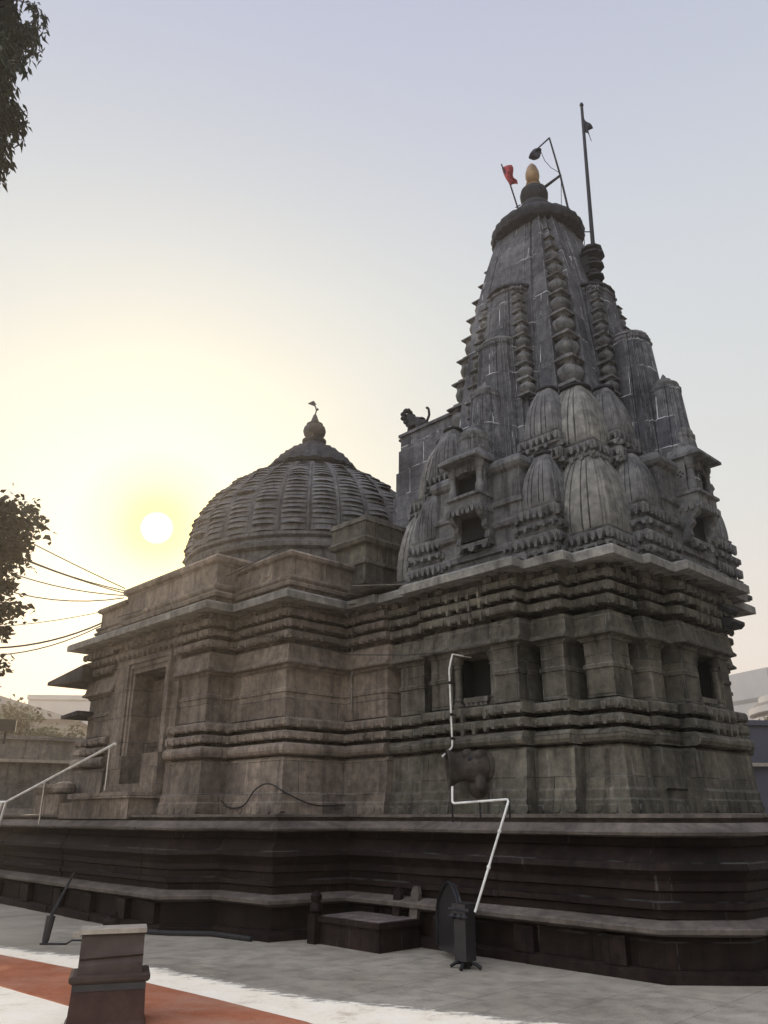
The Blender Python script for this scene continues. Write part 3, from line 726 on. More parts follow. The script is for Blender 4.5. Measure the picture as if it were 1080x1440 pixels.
for su, sv in ((1, -1), (-1, -1), (1, 1), (-1, 1)):
    spirelet(su * 1.66, sv * 1.66, .50, 5.06, 5.40, 6.78)
    spirelet(su * 1.38, sv * 1.38, .49, 6.58, 6.94, 8.08)
    for a, b in ((1, 0), (0, 1)):
        c = lambda x, y: (su * x, sv * y) if a else (su * y, sv * x)
        spirelet(*c(1.13, 2.04), .33, 5.07, 5.92, 6.78, 2)
        spirelet(*c(1.03, 1.68), .34, 6.64, 7.22, 8.10, 2)

# bay blocks and balconies above the eave
for k in (0, 1, 2):
    T = FACE(k)
    bb = MB()
    prof = [(.02, 5.07), (.02, 5.14), (.07, 5.16), (.07, 5.22), (.0, 5.25), (.0, 5.32), (.05, 5.34), (.05, 5.42), (-.01, 5.46), (-.01, 5.70), (.05, 5.73), (.07, 5.79), (.02, 5.85), (.0, 6.05), (.04, 6.08), (.04, 6.14), (-.01, 6.18), (-.01, 6.62), (.05, 6.66), (.08, 6.72), (.06, 6.80), (.0, 6.86), (-.06, 6.90)]
    bb.loft([[(*T(a, d), z) for a, d in ((-.86 - o, .9), (.86 + o, .9), (.86 + o, 2.36 + o), (.50, 2.36 + o), (-.50, 2.36 + o), (-.86 - o, 2.36 + o))] for o, z in prof])
    for s in (-1, 1):
        a0, a1 = (.52, .92) if s > 0 else (-.92, -.52)
        pendants(bb, T, a0, a1, 2.41, 5.40, .11, .05, .12, .02, .03); pendants(bb, T, a0, a1, 2.43, 5.19, .13, .05, .09, .02, .03)
        TS = (lambda x, y, s=s: T(s * (.91 + y), x))
        pendants(bb, TS, 1.9, 2.4, 0, 5.40, .11, .05, .12, .02, .03)
    bb.build('bay_block', M['spire_plain'], temple)
    bl = MB()
    HB = .72
    def ring(h, d, z): return [(*T(a, dd), z) for a, dd in ((-h * HB, 2.3), (h * HB, 2.3), (h * HB, d), (-h * HB, d))]
    bl.loft([ring(.44, 2.66, 6.02), ring(.47, 2.70, 6.06), ring(.47, 2.70, 6.12), ring(.44, 2.68, 6.13), ring(.44, 2.68, 6.24), ring(.48, 2.73, 6.26), ring(.48, 2.73, 6.30), ring(.40, 2.6, 6.31)])
    pendants(bl, T, -.335, .335, 2.70, 6.09, .105, .065, .11, .02, .04)
    for s in (-1, 1):
        TS = (lambda x, y, s=s: T(s * (.339 + y), x)); pendants(bl, TS, 2.36, 2.70, 0, 6.09, .10, .06, .11, .02, .03)
    bal = bl.build('balcony', M['spire_plain'], temple)
    rf = MB()
    rf.loft([ring(.50, 2.78, 6.86), ring(.54, 2.83, 6.865), ring(.54, 2.83, 6.91), ring(.46, 2.70, 7.02), ring(.38, 2.55, 7.08), ring(.38, 2.55, 7.14), ring(.30, 2.44, 7.20)])
    rf.build('balcony_roof', M['spire_plain'], bal)
    for s in (-1, 1):
        cm = MB(); cm.lathe([(.07, 6.30), (.07, 6.46), (.05, 6.49), (.05, 6.66), (.066, 6.68), (.05, 6.70), (.08, 6.76), (.085, 6.80), (.085, 6.87)], *T(s * .275, 2.60), n=12)
        cm.build('column', M['spire_plain'], bal, 35)
        sp = MB(); sp.loft([[(*T(s * a, d), z) for a, d in ((.285, 2.34), (.33, 2.34), (.33, 2.54), (.285, 2.54))] for z in (6.30, 6.87)])
        pn = sp.build('side_panel', M['spire_plain'], bal)
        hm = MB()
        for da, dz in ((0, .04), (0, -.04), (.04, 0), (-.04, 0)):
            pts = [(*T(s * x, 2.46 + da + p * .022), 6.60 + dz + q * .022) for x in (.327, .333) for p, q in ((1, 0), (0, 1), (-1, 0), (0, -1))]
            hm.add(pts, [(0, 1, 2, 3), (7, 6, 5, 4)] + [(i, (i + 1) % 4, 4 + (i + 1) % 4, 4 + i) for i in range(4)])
        hm.build('hole_shade', M['shade_fill'], pn)  # solid dark diamonds paint the shade of pierced holes
        bk = MB()                                  # carved bracket below
        q = [(2.36, 5.55), (2.44, 5.52), (2.50, 5.60), (2.48, 5.70), (2.56, 5.78), (2.55, 5.86), (2.64, 5.92), (2.68, 6.01), (2.36, 6.01)]
        rr = [[(*T(s * a, d), z) for d, z in q] for a in (.24, .33)]
        bk.loft(rr); bk.build('bracket', M['spire_plain'], bal)
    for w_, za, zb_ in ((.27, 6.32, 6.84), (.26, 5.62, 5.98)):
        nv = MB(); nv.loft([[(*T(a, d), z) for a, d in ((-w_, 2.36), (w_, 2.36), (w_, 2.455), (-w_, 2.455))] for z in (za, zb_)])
        nv.build('shaded_opening', M['shade_fill'], bal)  # solid dark blocks coloured as the shade of balcony openings
    st = MB(); st.loft([[(*T(a, d), z) for a, d in ((-.32, 2.3), (.32, 2.3), (.32, 2.52), (-.32, 2.52))] for z in (5.50, 5.56)])
    pendants(st, T, -.30, .30, 2.52, 5.54, .24, .10, .12, .02, .04); st.build('balcony_step', M['spire_plain'], bal)

for z, u1, vv in ((4.52, 2.56, .25), (4.30, 2.62, .38)):
    m = MB(); m.loft([[(u, v, zz) for u, v in ((2.0, vv), (2.0, .82), (uu, .82), (uu, vv))] for zz, uu in ((z, u1 - .06), (z + .05, u1), (z + .1, u1), (z + .16, u1 - .2))])
    m.build('canopy', M['dark'], temple)
# stepped gable over the vestibule
gb = MB()
lev = [(5.2, 1.10, -3.36), (7.0, 1.05, -3.34), (7.0, 1.0, -3.30), (7.65, .98, -3.30), (7.65, .95, -3.25), (8.2, .94, -3.25), (8.2, .92, -3.20), (8.7, .91, -3.20), (8.7, .89, -3.16), (9.02, .88, -3.16), (9.02, .92, -3.20), (9.08, .92, -3.20)]
gb.loft([[(x, y, z) for x, y in ((u0, -h), (-.6, -h), (-.6, h), (u0, h))] for z, h, u0 in lev])
gb.build('gable', M['spire'], temple)

def skin(name, pts, edges, radii, mat, parent=None, sub=2):
    me = bpy.data.meshes.new(name); me.from_pydata(pts, edges, []); me.update()
    o = bpy.data.objects.new(name, me); COL.objects.link(o)
    o.modifiers.new('skin', 'SKIN'); ms = o.modifiers.new('sub', 'SUBSURF'); ms.levels = sub; ms.render_levels = sub
    for i, r in enumerate(radii): me.skin_vertices[0].data[i].radius = (r, r) if not isinstance(r, tuple) else r
    me.skin_vertices[0].data[0].use_root = True
    me.materials.append(mat)
    if parent: o.parent = parent
    return o
# carved makara spout on the wall under the window
def blob(mb, c, r, n=14, m=9):
    rings = []
    for j in range(1, m):
        ph = math.pi * j / m - math.pi / 2
        rings.append([(c[0] + r[0] * math.cos(ph) * math.cos(2 * math.pi * i / n), c[1] + r[1] * math.cos(ph) * math.sin(2 * math.pi * i / n), c[2] + r[2] * math.sin(ph)) for i in range(n)])
    mb.loft(rings)
mk = MB()
for c_, r_ in (((.18, -2.66, 2.22), (.27, .22, .25)), ((.17, -2.82, 2.22), (.23, .20, .22)), ((.16, -2.74, 1.96), (.15, .18, .15)), ((.30, -2.90, 2.0), (.07, .09, .12)), ((.10, -2.92, 2.38), (.09, .09, .08)), ((.28, -2.86, 2.36), (.07, .12, .09))):
    blob(mk, c_, r_)
ax = Vector((-.62, -.78, -.06)).normalized(); o0 = Vector((.10, -2.86, 2.21)); s1_ = ax.cross(Vector((0, 0, 1))).normalized(); s2_ = s1_.cross(ax)
def mouth(mb, prof):
    mb.loft([[tuple(o0 + ax * t + s1_ * (r * .82 * math.cos(a)) + s2_ * (r * 1.12 * math.sin(a) * (1.12 if math.sin(a) > 0 else 1))) for a in [2 * math.pi * i / 28 for i in range(28)]] for t, r in prof])
mouth(mk, [(-.1, .15), (.06, .155), (.14, .15), (.20, .165), (.27, .20), (.31, .215), (.325, .20), (.31, .175), (.22, .13), (.12, .10)])
mko = mk.build('makara_spout', M['makara'], temple, 60)
rm = mko.modifiers.new('fuse', 'REMESH'); rm.mode = 'VOXEL'; rm.voxel_size = .012; rm.use_smooth_shade = True
ey = MB(); blob(ey, (.20, -2.985, 2.32), (.04, .03, .04), 12, 8); ey.build('spout_eye', M['dark'], mko, 60)
# bracket that holds the flag pole
bk = MB()
for z, r in ((11.08, .11), (11.20, .19), (11.31, .13), (11.45, .21), (11.57, .15), (11.70, .24), (11.84, .21)):
    bk.lathe([(r * .5, z - .06), (r, z - .02), (r, z + .02), (r * .6, z + .07)], 1.15, .06, n=9)
bk.box(.75, 1.15, -.12, .24, 11.25, 11.75)
bk.build('pole_bracket', M['dark'], temple, 40)

# ------------------------------------------------------------------ lion on the gable
LP = LW(-2.95, -.55, 9.075)
lion = empty('lion_statue', LP, TH, 'small black stone lion seated on top of the stepped gable', 'statue')
pts = [(.0, 0, .26), (-.14, 0, .29), (-.27, 0, .37), (-.36, 0, .45), (-.47, 0, .43), (.16, 0, .24),
       (-.22, .09, .18), (-.27, .09, .03), (-.22, -.09, .18), (-.27, -.09, .03), (.16, .10, .16), (.05, .11, .04), (.16, -.10, .16), (.05, -.11, .04),
       (.27, 0, .22), (.36, 0, .32), (.34, 0, .44), (.26, 0, .48)]
ed = [(0, 1), (1, 2), (2, 3), (3, 4), (0, 5), (1, 6), (6, 7), (1, 8), (8, 9), (5, 10), (10, 11), (5, 12), (12, 13), (5, 14), (14, 15), (15, 16), (16, 17)]
rad = [.12, .13, .12, .13, .07, .12, .06, .05, .06, .05, .08, .05, .08, .05, .03, .028, .028, .035]
skin('body', [(x * .85, y, z * 1.3) for x, y, z in pts], ed, rad, M['dark'], lion)
bs = MB(); bs.box(-.45, .34, -.16, .16, 0, .045); bs.build('base', M['dark'], lion)
mn = MB()
for i in range(11):
    a = i / 11 * 2 * math.pi
    blob(mn, (-.30 + .02 * math.cos(3 * a), .16 * math.cos(a), .56 + .17 * math.sin(a)), (.07, .055, .055), 8, 6)
for s in (-1, 1): blob(mn, (-.30, s * .08, .73), (.03, .03, .045), 8, 6)
mn.build('mane', M['dark'], lion, 60)

# ------------------------------------------------------------------ flags
def pole(name, pts, r, label, cat='flag pole'):
    o = MB(); o.tube(pts, r); return tag(o.build(name, M['black_metal'], None, 40), label, cat)
def cloth(grid, mat, name, parent=None, thick=.006):
    """grid of points -> thin cloth with two sides"""
    m = MB(); n, k = len(grid), len(grid[0])
    m.add([p for r in grid for p in r], [(i * k + j, i * k + j + 1, (i + 1) * k + j + 1, (i + 1) * k + j) for i in range(n - 1) for j in range(k - 1)])
    o = m.build(name, mat, parent, 60)
    s = o.modifiers.new('solid', 'SOLIDIFY'); s.thickness = thick
    return o
FWD = Vector((0, math.cos(PITCH), math.sin(PITCH))); UPC = Vector((0, -math.sin(PITCH), math.cos(PITCH)))
def PXY(x, y, Y):                                 # the point at world depth Y seen at photo pixel (x, y)
    d = Vector(((x - 540) / 1130, 0, 0)) + FWD + UPC * ((720 - y) / 1130)
    t = Y / d.y; return Vector((0, 0, 1.6)) + d * t
# tall pole on the bracket
b0 = LW(1.19, .06, 11.86); t0 = PXY(818, 150, b0.y)
tp = empty('flag_pole', b0, 0, 'tallest straight black flag pole with small swallow-tailed pennant, right of the spire', 'flag pole')
m = MB(); m.tube([(0, 0, -.2), t0 - b0], .042, 10, .03); m.lathe([(.02, 0), (.045, .03), (.03, .09)], (t0 - b0).x, (t0 - b0).y, 10)
m.v = m.v[:]
for i in range(len(m.v) - 30, len(m.v)): x, y, z = m.v[i]; m.v[i] = (x, y, z + (t0 - b0).z)
m.build('pole', M['black_metal'], tp, 40)
grid = []
A0, A1, B0, B1, N0 = [PXY(*p, b0.y) - b0 for p in ((819.6, 163), (834, 181), (821.6, 184), (832.5, 197.5), (827.2, 182.5))]
for i in range(9):
    t = i / 8; row = []
    for j in range(9):
        q = j / 8; pa, pb, pm_ = A0.lerp(A1, t), B0.lerp(B1, t), A0.lerp(B0, .5).lerp(N0, t)
        p = pa.lerp(pm_, q * 2) if q < .5 else pm_.lerp(pb, q * 2 - 1)
        row.append(p + Vector((0, .035 * math.sin(6 * t + 2 * q), 0)))
    grid.append(row)
cloth(grid, M['black_cloth'], 'pennant', tp)
m = MB(); m.tube([PXY(818, 326, b0.y) - b0, PXY(833, 326, b0.y) - b0], .012, 6); m.tube([PXY(821, 326, b0.y) - b0, PXY(822, 345, b0.y) - b0], .008, 6); m.build('stay_rod', M['black_metal'], tp)
# bent pole
YB = 13.3
q0 = PXY(802, 303, YB)
bp = empty('bent_flag_pole', q0, 0, 'black pole bent at its top with a black pennant hanging from the tilted arm', 'flag pole')
m = MB(); m.tube([Vector((0, 0, -.12)), PXY(788, 247, YB) - q0, PXY(772.5, 194, YB) - q0], .024, 8, .018); m.tube([PXY(772.5, 194, YB) - q0, PXY(757, 208, YB) - q0, PXY(744, 222, YB) - q0], .018, 8, .012); m.build('pole', M['black_metal'], bp, 40)
m = MB(); m.tube([PXY(789, 246, YB) - q0, PXY(760, 267, 13.5) - q0], .028, 8); m.tube([PXY(786, 249, YB) - q0, PXY(764, 266, 13.5) - q0], .018, 8); m.build('brace', M['black_metal'], bp, 40)
m = MB(); m.tube([PXY(761, 214, YB) - q0, PXY(766, 226, YB) - q0, PXY(775, 236, YB) - q0, PXY(787, 243, YB) - q0], .007, 6); m.tube([PXY(789, 248, YB) - q0, PXY(789.5, 294, YB) - q0], .007, 6); m.build('cord', M['black_metal'], bp)
grid = []
for i in range(9):
    t = i / 8; row = []
    w = [.1, .55, .85, 1, .98, .9, .75, .45, .12][i]
    cx_, cy_ = 761 - 17 * t, 207 + 13 * t
    for j in range(7):
        s = j / 6 - .5
        row.append(PXY(cx_ + s * 7 * w, cy_ + 2 + s * 13 * w + 2 * w, YB + .04 * math.sin(9 * t + 4 * s)) - q0)
    grid.append(row)
cloth(grid, M['black_cloth'], 'pennant', bp)
# red flag
YR = 13.4
q0 = PXY(729, 291, YR)
rp = empty('red_flag', q0, 0, 'small torn red flag on a thin leaning stick beside the gilded tip', 'flag')
m = MB(); m.tube([Vector((0, 0, -.1)), PXY(717, 258, YR) - q0, PXY(705, 231, YR) - q0], .018, 8, .014); m.tube([PXY(725, 292, YR) - q0, PXY(732, 288, YR) - q0], .012, 6); m.build('stick', M['black_metal'], rp, 40)
outl = [(706, 236, 720, 232), (707, 240, 722, 236), (708, 244, 722, 241), (710, 249, 721, 246), (713, 254, 722, 250), (716, 258, 727, 253), (718, 261, 728, 259)]
grid = []
for i, (xa, ya, xb, yb) in enumerate(outl):
    row = []
    for j in range(9):
        t = j / 8
        row.append(PXY(xa + (xb - xa) * t, ya + (yb - ya) * t - 1.5 * math.sin(math.pi * t), YR + .07 * math.sin(6 * t + i * .9)) - q0)
    grid.append(row)
cloth(grid, M['red'], 'flag_cloth', rp)
# bent vane on the dome finial
q0 = LW(-7.2, 0, 11.42)
vn = empty('roof_vane', q0, 0, 'small bent dark metal vane on the tip of the dome finial', 'vane')
m = MB(); m.tube([(0, 0, -.03), (.03, 0, .12), (.0, 0, .24), (-.08, 0, .30)], .018, 6); m.build('rod', M['black_metal'], vn)
m = MB(); m.add([(-.2, 0, .33), (-.05, .02, .42), (.02, 0, .30), (-.06, -.02, .26), (-.2, .03, .33), (-.05, .05, .42), (.02, .03, .30), (-.06, .01, .26)], [(0, 1, 2, 3), (7, 6, 5, 4), (0, 4, 5, 1), (1, 5, 6, 2), (2, 6, 7, 3), (3, 7, 4, 0)])
m.add([(.02, 0, .1), (.09, .02, .16), (.05, 0, .2), (.02, .03, .1), (.09, .05, .16), (.05, .03, .2)], [(0, 1, 2), (5, 4, 3), (0, 3, 4, 1), (1, 4, 5, 2), (2, 5, 3, 0)])
m.build('blade', M['black_metal'], vn)

# ------------------------------------------------------------------ white pipe, steps, posts
wp = MB()
wpts = [LW(-.12, -2.50, 3.80), LW(-.22, -2.80, 3.82), LW(-.24, -2.86, 3.6), LW(-.22, -2.86, 2.5), LW(-.16, -3.14, 2.36)]
def bends(p, r=.05):
    out = [p[0]]
    for a, b, c in zip(p, p[1:], p[2:]):
        u, w = (a - b).normalized() * r, (c - b).normalized() * r
        out += [b + u * (1 - t) ** 2 + w * t * t for t in (0, .25, .5, .75, 1)]
    return out + [p[-1]]
pc = [PXY(636, 1106, 11.0), PXY(636, 1130, 10.95), PXY(716, 1124, 10.3), PXY(668, 1283, 9.98)]
m = MB(); m.tube(bends(wpts[1:]), .013, 8); m.tube(wpts[:2], .012, 8); m.tube(bends(pc), .0145, 10)
for t in (.3, .62): m.tube([pc[2].lerp(pc[3], t - .012), pc[2].lerp(pc[3], t + .012)], .022, 10)
wpo = m.build('white_pipe', M['white_metal'], None, 40)
for z in (3.4, 2.95, 2.62):
    m = MB(); p = LW(-.235 + .01 * (3.6 - z), -2.86, z); m.tube([p - Vector((0, 0, .02)), p + Vector((0, 0, .02))], .022, 8); m.tube([p, p + E2 * .12], .01, 5); m.build('clamp', M['black_metal'], wpo, 40)
for t in (.0, .5, 1.0):
    m = MB(); p = pc[1].lerp(pc[2], t); m.tube([p, p - Vector((0, 0, .22))], .012, 6); m.build('support', M['black_metal'], wpo, 40)
tag(wpo, 'thin white pipe from the niche window down to the black post', 'pipe')
# low stone step
stp = empty('stone_step', LW(-1.15, -3.6, 0), TH, 'low dark stone step with a carved corner post in front of the plinth', 'step')
m = MB()
m.box(-.60, .60, -.36, .36, .0, .27); m.box(-.64, .64, -.40, .36, .27, .335)
m.build('block', M['plinth'], stp)
m = MB(); m.box(-.58, .58, -.34, .38, .3351, .342); m.build('tread', M['tread'], stp)
m = MB(); m.box(-.70, -.55, -.46, -.30, 0, .36)
m.lathe([(.06, .36), (.09, .40), (.085, .46), (.05, .50), (.075, .53), (.08, .58), (.04, .63), (.0, .65)], -.625, -.38, 12)
m.build('corner_post', M['plinth'], stp, 40)
# upright stone slabs set behind the step
for i, (a, c) in enumerate(((-.95, 'narrow dark stone slab leaning on the plinth behind the step'), (-.62, 'second dark stone slab leaning on the plinth, nearer the arched panel'))):
    m = MB(); h = .34 + .04 * i
    m.loft([[(x, y + z * .15, z) for x, y in ((-.07, -.03), (.07, -.03), (.07, .03), (-.07, .03))] for z in (0, h * .8)] + [[(x * .5, y + h * .15, h) for x, y in ((-.07, -.03), (.07, -.03), (.07, .03), (-.07, .03))]])
    o = tag(m.build('leaning_slab', M['plinth_plain' if i else 'plinth']), c, 'stone slab'); o.location = LW(a, -3.26, .34); o.rotation_euler = (0, 0, TH)
# arched side panel
ap = empty('arched_panel', LW(.35, -3.62, 0), TH + R(-28), 'black arched side panel beside the stone step', 'panel')
m = MB(); q = [(-.42, .06), (.42, .06), (.42, .45)]
q += [(.42 - .84 * i / 12, .45 + .33 * math.sin(math.pi * (i / 12) ** .8) * (1 if i < 12 else 0) + .12 * i / 12) for i in range(1, 12)] + [(-.42, .5)]
m.loft([[(x, y, z) for x, z in q] for y in (-.02, .02)])
m.build('panel', M['panel'], ap)
m = MB(); m.tube([(-.42, -.03, .1), (-.42, -.03, .5)] + [(x, -.03, z) for x, z in reversed(q[3:-1])], .022, 8); m.build('rim', M['black_metal'], ap)
bpst = empty('black_post', LW(.86, -3.96, 0), TH, 'stout black post with star foot holding the lower end of the white pipe', 'post')
m = MB(); m.box(-.085, .085, -.085, .085, .08, .60); m.box(-.10, .10, -.10, .10, .55, .66); m.build('shaft', M['panel'], bpst)
m = MB()
for i in range(4): a = i * math.pi / 2 + .4; m.tube([(0, 0, .07), (.12 * math.cos(a), .12 * math.sin(a), .05), (.18 * math.cos(a), .18 * math.sin(a), .012)], .02, 6)
m.lathe([(.05, .0), (.06, .05), (.03, .1)], 0, 0, 10); m.build('foot', M['black_metal'], bpst)
m = MB()
for x in (-.08, .02, .1): m.lathe([(.02, .50), (.045, .53), (.02, .56)], x, -.11, 8)
m.tube([(-.14, -.1, .6), (.16, -.1, .6)], .018, 6); m.build('clamp', M['dark'], bpst, 40)

# ------------------------------------------------------------------ brown box stand in the foreground
PB = Vector((-2.28, 7.62, 0))
bx = empty('box_stand', PB, R(17), 'brown slope-topped box stand with pale lid edge, on the carpet in the foreground', 'stand')
m = MB()
def rr(w, d0, d1, z): return [(-w, d0, z), (w, d0, z), (w, d1, z), (-w, d1, z)]
m.loft([rr(.36, -.24, .24, 0), rr(.33, -.22, .22, .06), rr(.315, -.20, .20, .34)]); m.build('base', M['brown_box'], bx)
m = MB(); m.box(-.318, .318, -.212, -.19, .285, .335); m.build('slot_band', M['panel'], bx)
m = MB(); m.loft([rr(.33, -.22, .22, .34), rr(.35, -.24, .24, .36), rr(.35, -.24, .24, .39), rr(.32, -.21, .21, .40)]); m.build('lip', M['box_top'], bx)
m = MB()
rows = [(-.17, .40), (-.15, .46), (-.125, .50), (-.145, .515), (-.115, .53), (-.09, .60), (-.06, .69)]
m.loft([[(-.285, y, z) for y, z in rows] + [(-.285, .2, .69), (-.285, .2, .40)], [(.275, y + .0, z + (.02 if 0 < i < 5 else 0)) for i, (y, z) in enumerate(rows)] + [(.275, .2, .69), (.275, .2, .40)]])
m.build('sloped_body', M['box_top'], bx)
m = MB(); m.box(-.30, .29, -.09, .22, .69, .725); m.box(-.36, -.30, -.06, .1, .665, .70); m.build('lid', M['slab'], bx)
bx.scale = (.9, .92, .98)
# leaning post further back
q0 = PXY(64, 1316, 12.0); q0.z = 0
lp = empty('leaning_post', q0, 0, 'short dark leaning post with pointed foot near the far left of the court', 'post')
m = MB(); m.tube([(0, 0, .0), (.0, .02, .05), (.02, .05, .34)], .035, 8, .06); m.build('foot', M['panel'], lp, 40)
m = MB(); m.tube([(.02, .05, .33), (.17, .3, .85)], .022, 8, .015); m.build('rod', M['dark'], lp, 40)
m = MB(); m.tube([(-.05, -.03, .012), (.3, -.03, .012), (.36, .0, .05), (.5, .0, .05)], .012, 6); m.build('base_rod', M['black_metal'], lp)
# black hose along the plinth foot
m = MB(); m.tube([LW(-5.0, -5.22, .03), LW(-4.4, -5.3, .04), LW(-3.8, -5.0, .03), LW(-3.3, -4.62, .035), LW(-2.5, -4.5, .03)], .035, 8)
tag(m.build('hose', M['cable'], None, 40), 'thick black hose lying along the foot of the plinth', 'hose')
m = MB(); blob(m, (0, 0, .10), (.13, .10, .10)); m.lathe([(.05, .17), (.07, .2), (.04, .26)], .02, 0, 10)
o = tag(m.build('pot', M['plinth'], None, 60), 'small dark pot on the floor at the end of the hose', 'pot'); o.location = LW(-4.9, -5.35, 0)

# ------------------------------------------------------------------ entrance stairs and hand rail at the left
hr = empty('hand_rail', LW(-5.85, -5.2, 1.97), TH, 'sloping white steel hand rail along the plinth edge below the side door', 'hand rail')
base = LW(-5.85, -5.2, 1.97)
inv = Matrix.Rotation(-TH, 3, 'Z')
def hl(u, v, z): return inv @ (LW(u, v, z) - base)
topE, botE = (-5.75, -5.2, 2.74), (-10.3, -5.2, 1.86)
m = MB(); m.tube([hl(*topE), hl(*botE)], .024, 10); m.build('rail', M['white_metal'], hr, 40)
def along(t): return tuple(a + (b - a) * t for a, b in zip(topE, botE))
for t, zb in ((.04, 2.0), (.60, 1.45)):
    p = along(t); m = MB(); m.tube([hl(*p), hl(p[0], p[1], zb)], .016, 8); m.build('post', M['steel'], hr, 40)
for t in (1.0, 1.05, 1.10):
    p = along(t); m = MB(); m.tube([hl(p[0], p[1], 1.86), hl(p[0] - .25, p[1] - .05, .95)], .026, 8); m.build('baluster', M['white_metal'], hr, 40)
m = MB(); m.tube([hl(*botE), hl(botE[0] - .9, botE[1], 1.87)], .024, 8); m.build('lower_rail', M['white_metal'], hr, 40)
# balls and blocks of the porch parapet
m = MB(); m.box(-.55, .55, -.2, .2, 0, .36); m.lathe([(.12, .36), (.2, .40), (.22, .48), (.18, .56), (.08, .60)], .3, 0, 16); m.lathe([(.3, .36), (.36, .42), (.36, .5), (.3, .56)], -.25, 0, 4)
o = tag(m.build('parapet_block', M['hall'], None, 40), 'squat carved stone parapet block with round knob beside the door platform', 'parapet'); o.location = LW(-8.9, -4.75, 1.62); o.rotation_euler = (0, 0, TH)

# ------------------------------------------------------------------ cables
def smooth_path(p, n=6):
    out = []
    for i in range(len(p) - 1):
        a, b, c, d = p[max(i - 1, 0)], p[i], p[i + 1], p[min(i + 2, len(p) - 1)]
        for k in range(n):
            t = k / n
            out.append(.5 * (2 * b + (c - a) * t + (2 * a - 5 * b + 4 * c - d) * t * t + (3 * b - a - 3 * c + d) * t ** 3))
    return out + [p[-1]]
def sag(a, b, s, n=14): return [a.lerp(b, i / n) - Vector((0, 0, s * 4 * (i / n) * (1 - i / n))) for i in range(n + 1)]
AN = LW(-7.75, -4.4, 6.0)
ends = [(0, 742, .0), (0, 752, .25), (0, 766, .1), (0, 778, .3), (0, 790, .5)]
for i, (x, y, s) in enumerate(ends):
    far = PXY(-160, y - 95 + 10 * i, 15.5)
    m = MB(); m.tube(sag(AN + Vector((0, 0, -.05 * i)), far, .1 + s), .012, 5)
    tag(m.build('overhead_cable', M['cable']), 'overhead black cable in the bundle fanning left from the hall roof corner', 'cable', 'cables fanning left from the hall roof')
AN2 = LW(-8.62, -4.40, 5.42)
for i, (dz, s, r) in enumerate(((0.25, .12, .008), (0, .35, .018), (-.05, .38, .012))):
    m = MB(); m.tube(sag(AN2 + Vector((0, 0, dz)), PXY(-120, 884 + 12 * i, 15.0), s), r, 5)
    tag(m.build('low_cable', M['cable']), ['thin upper cable of the low trio reaching the hall eave', 'thick middle cable of the low trio reaching the hall eave', 'lowest cable of the low trio reaching the hall eave'][i], 'cable')
m = MB(); m.tube(sag(LW(-7.6, -4.55, 5.35), LW(-2.7, -4.05, 5.82), .12), .010, 5); tag(m.build('wall_cable', M['cable']), 'thin cable strung across the hall parapet to the wing corner', 'cable')
m = MB(); m.tube([LW(-4.2, -3.98, 4.55), LW(-2.6, -4.05, 4.25), LW(-2.45, -2.9, 4.10), LW(-1.2, -2.80, 3.94), LW(-.3, -2.80, 3.86)], .008, 5); tag(m.build('wall_cable', M['cable']), 'thin cable looped along the wall mouldings to the niche window', 'cable')
m = MB()
m.tube(smooth_path([LW(-4.2, -4.05, 1.85), LW(-3.9, -4.07, 1.72), LW(-3.5, -4.07, 1.75), LW(-3.2, -4.07, 1.98), LW(-2.85, -4.07, 2.05), LW(-2.6, -3.9, 1.9), LW(-2.57, -3.4, 1.75), LW(-2.57, -2.8, 1.76)]), .012, 6)
tag(m.build('wall_cable', M['cable']), 'black cable looping along the base of the projecting wing', 'cable')
m = MB(); m.tube([LW(-2.62, -2.52, 6.5), LW(-2.62, -2.60, 5.2), LW(-2.62, -3.02, 5.03), LW(-2.6, -2.66, 4.7), LW(-2.6, -2.66, 3.2)], .014, 6)
tag(m.build('down_pipe', M['rubble'], None, 40), 'thin pale pipe down the inner corner between wing and sanctum', 'pipe')
# white scrap under the eave at the right
q0 = PXY(983, 820, 11.9)
m = MB(); m.add([(-.05, 0, -.06), (.06, .01, -.075), (.02, .02, .0), (.045, 0, .12), (-.05, .012, -.06), (.06, .022, -.075), (.02, .032, .0), (.045, .012, .12)], [(0, 1, 2), (0, 2, 3), (6, 5, 4), (7, 6, 4), (0, 4, 5, 1), (1, 5, 6, 2), (2, 6, 7, 3), (3, 7, 4, 0)])
o = tag(m.build('white_scrap', M['white_metal']), 'small white triangular scrap under the eave right of the near corner', 'scrap'); o.location = q0

# ------------------------------------------------------------------ compound walls and background
def wall_run(name, p0, p1, h, mat, label, cope=.09, ledge=None):
    d = (Vector((*p1, 0)) - Vector((*p0, 0))); L = d.length; root = empty(name, (*p0, 0), math.atan2(d.y, d.x), label, 'wall')
    m = MB(); m.box(0, L, -.2, .2, 0, h); m.build('wall_body', mat, root)
    m = MB(); m.box(-.02, L + .02, -.28, .28, h + .001, h + cope); m.build('coping', mat, root)
    if ledge:
        m = MB(); m.box(0, L, -.34, -.2, ledge, ledge + .08); m.build('ledge', M['slab'], root)
    return root
wall_run('compound_wall', (-16, 19.5), (-6.5, 25), 3.55, M['rubble'], 'long grey plastered compound wall with ledge, behind the hall at left', .1, 2.95)
wall_run('compound_wall', (7.9, 20.6), (22, 22.5), 3.7, M['roof_blue'], 'dark blue grey compound wall with pale ledge at the right edge', .12, 2.72)
sp = empty('spotlight', PXY(8, 1029, 21.2), R(20), 'small dark spotlight on top of the left compound wall', 'lamp')
m = MB(); m.box(-.22, .22, -.1, .12, .0, .3); m.build('housing', M['panel'], sp)
m = MB(); m.tube([(0, 0, 0), (0, 0, -.3)], .03, 6); m.build('bracket', M['black_metal'], sp)

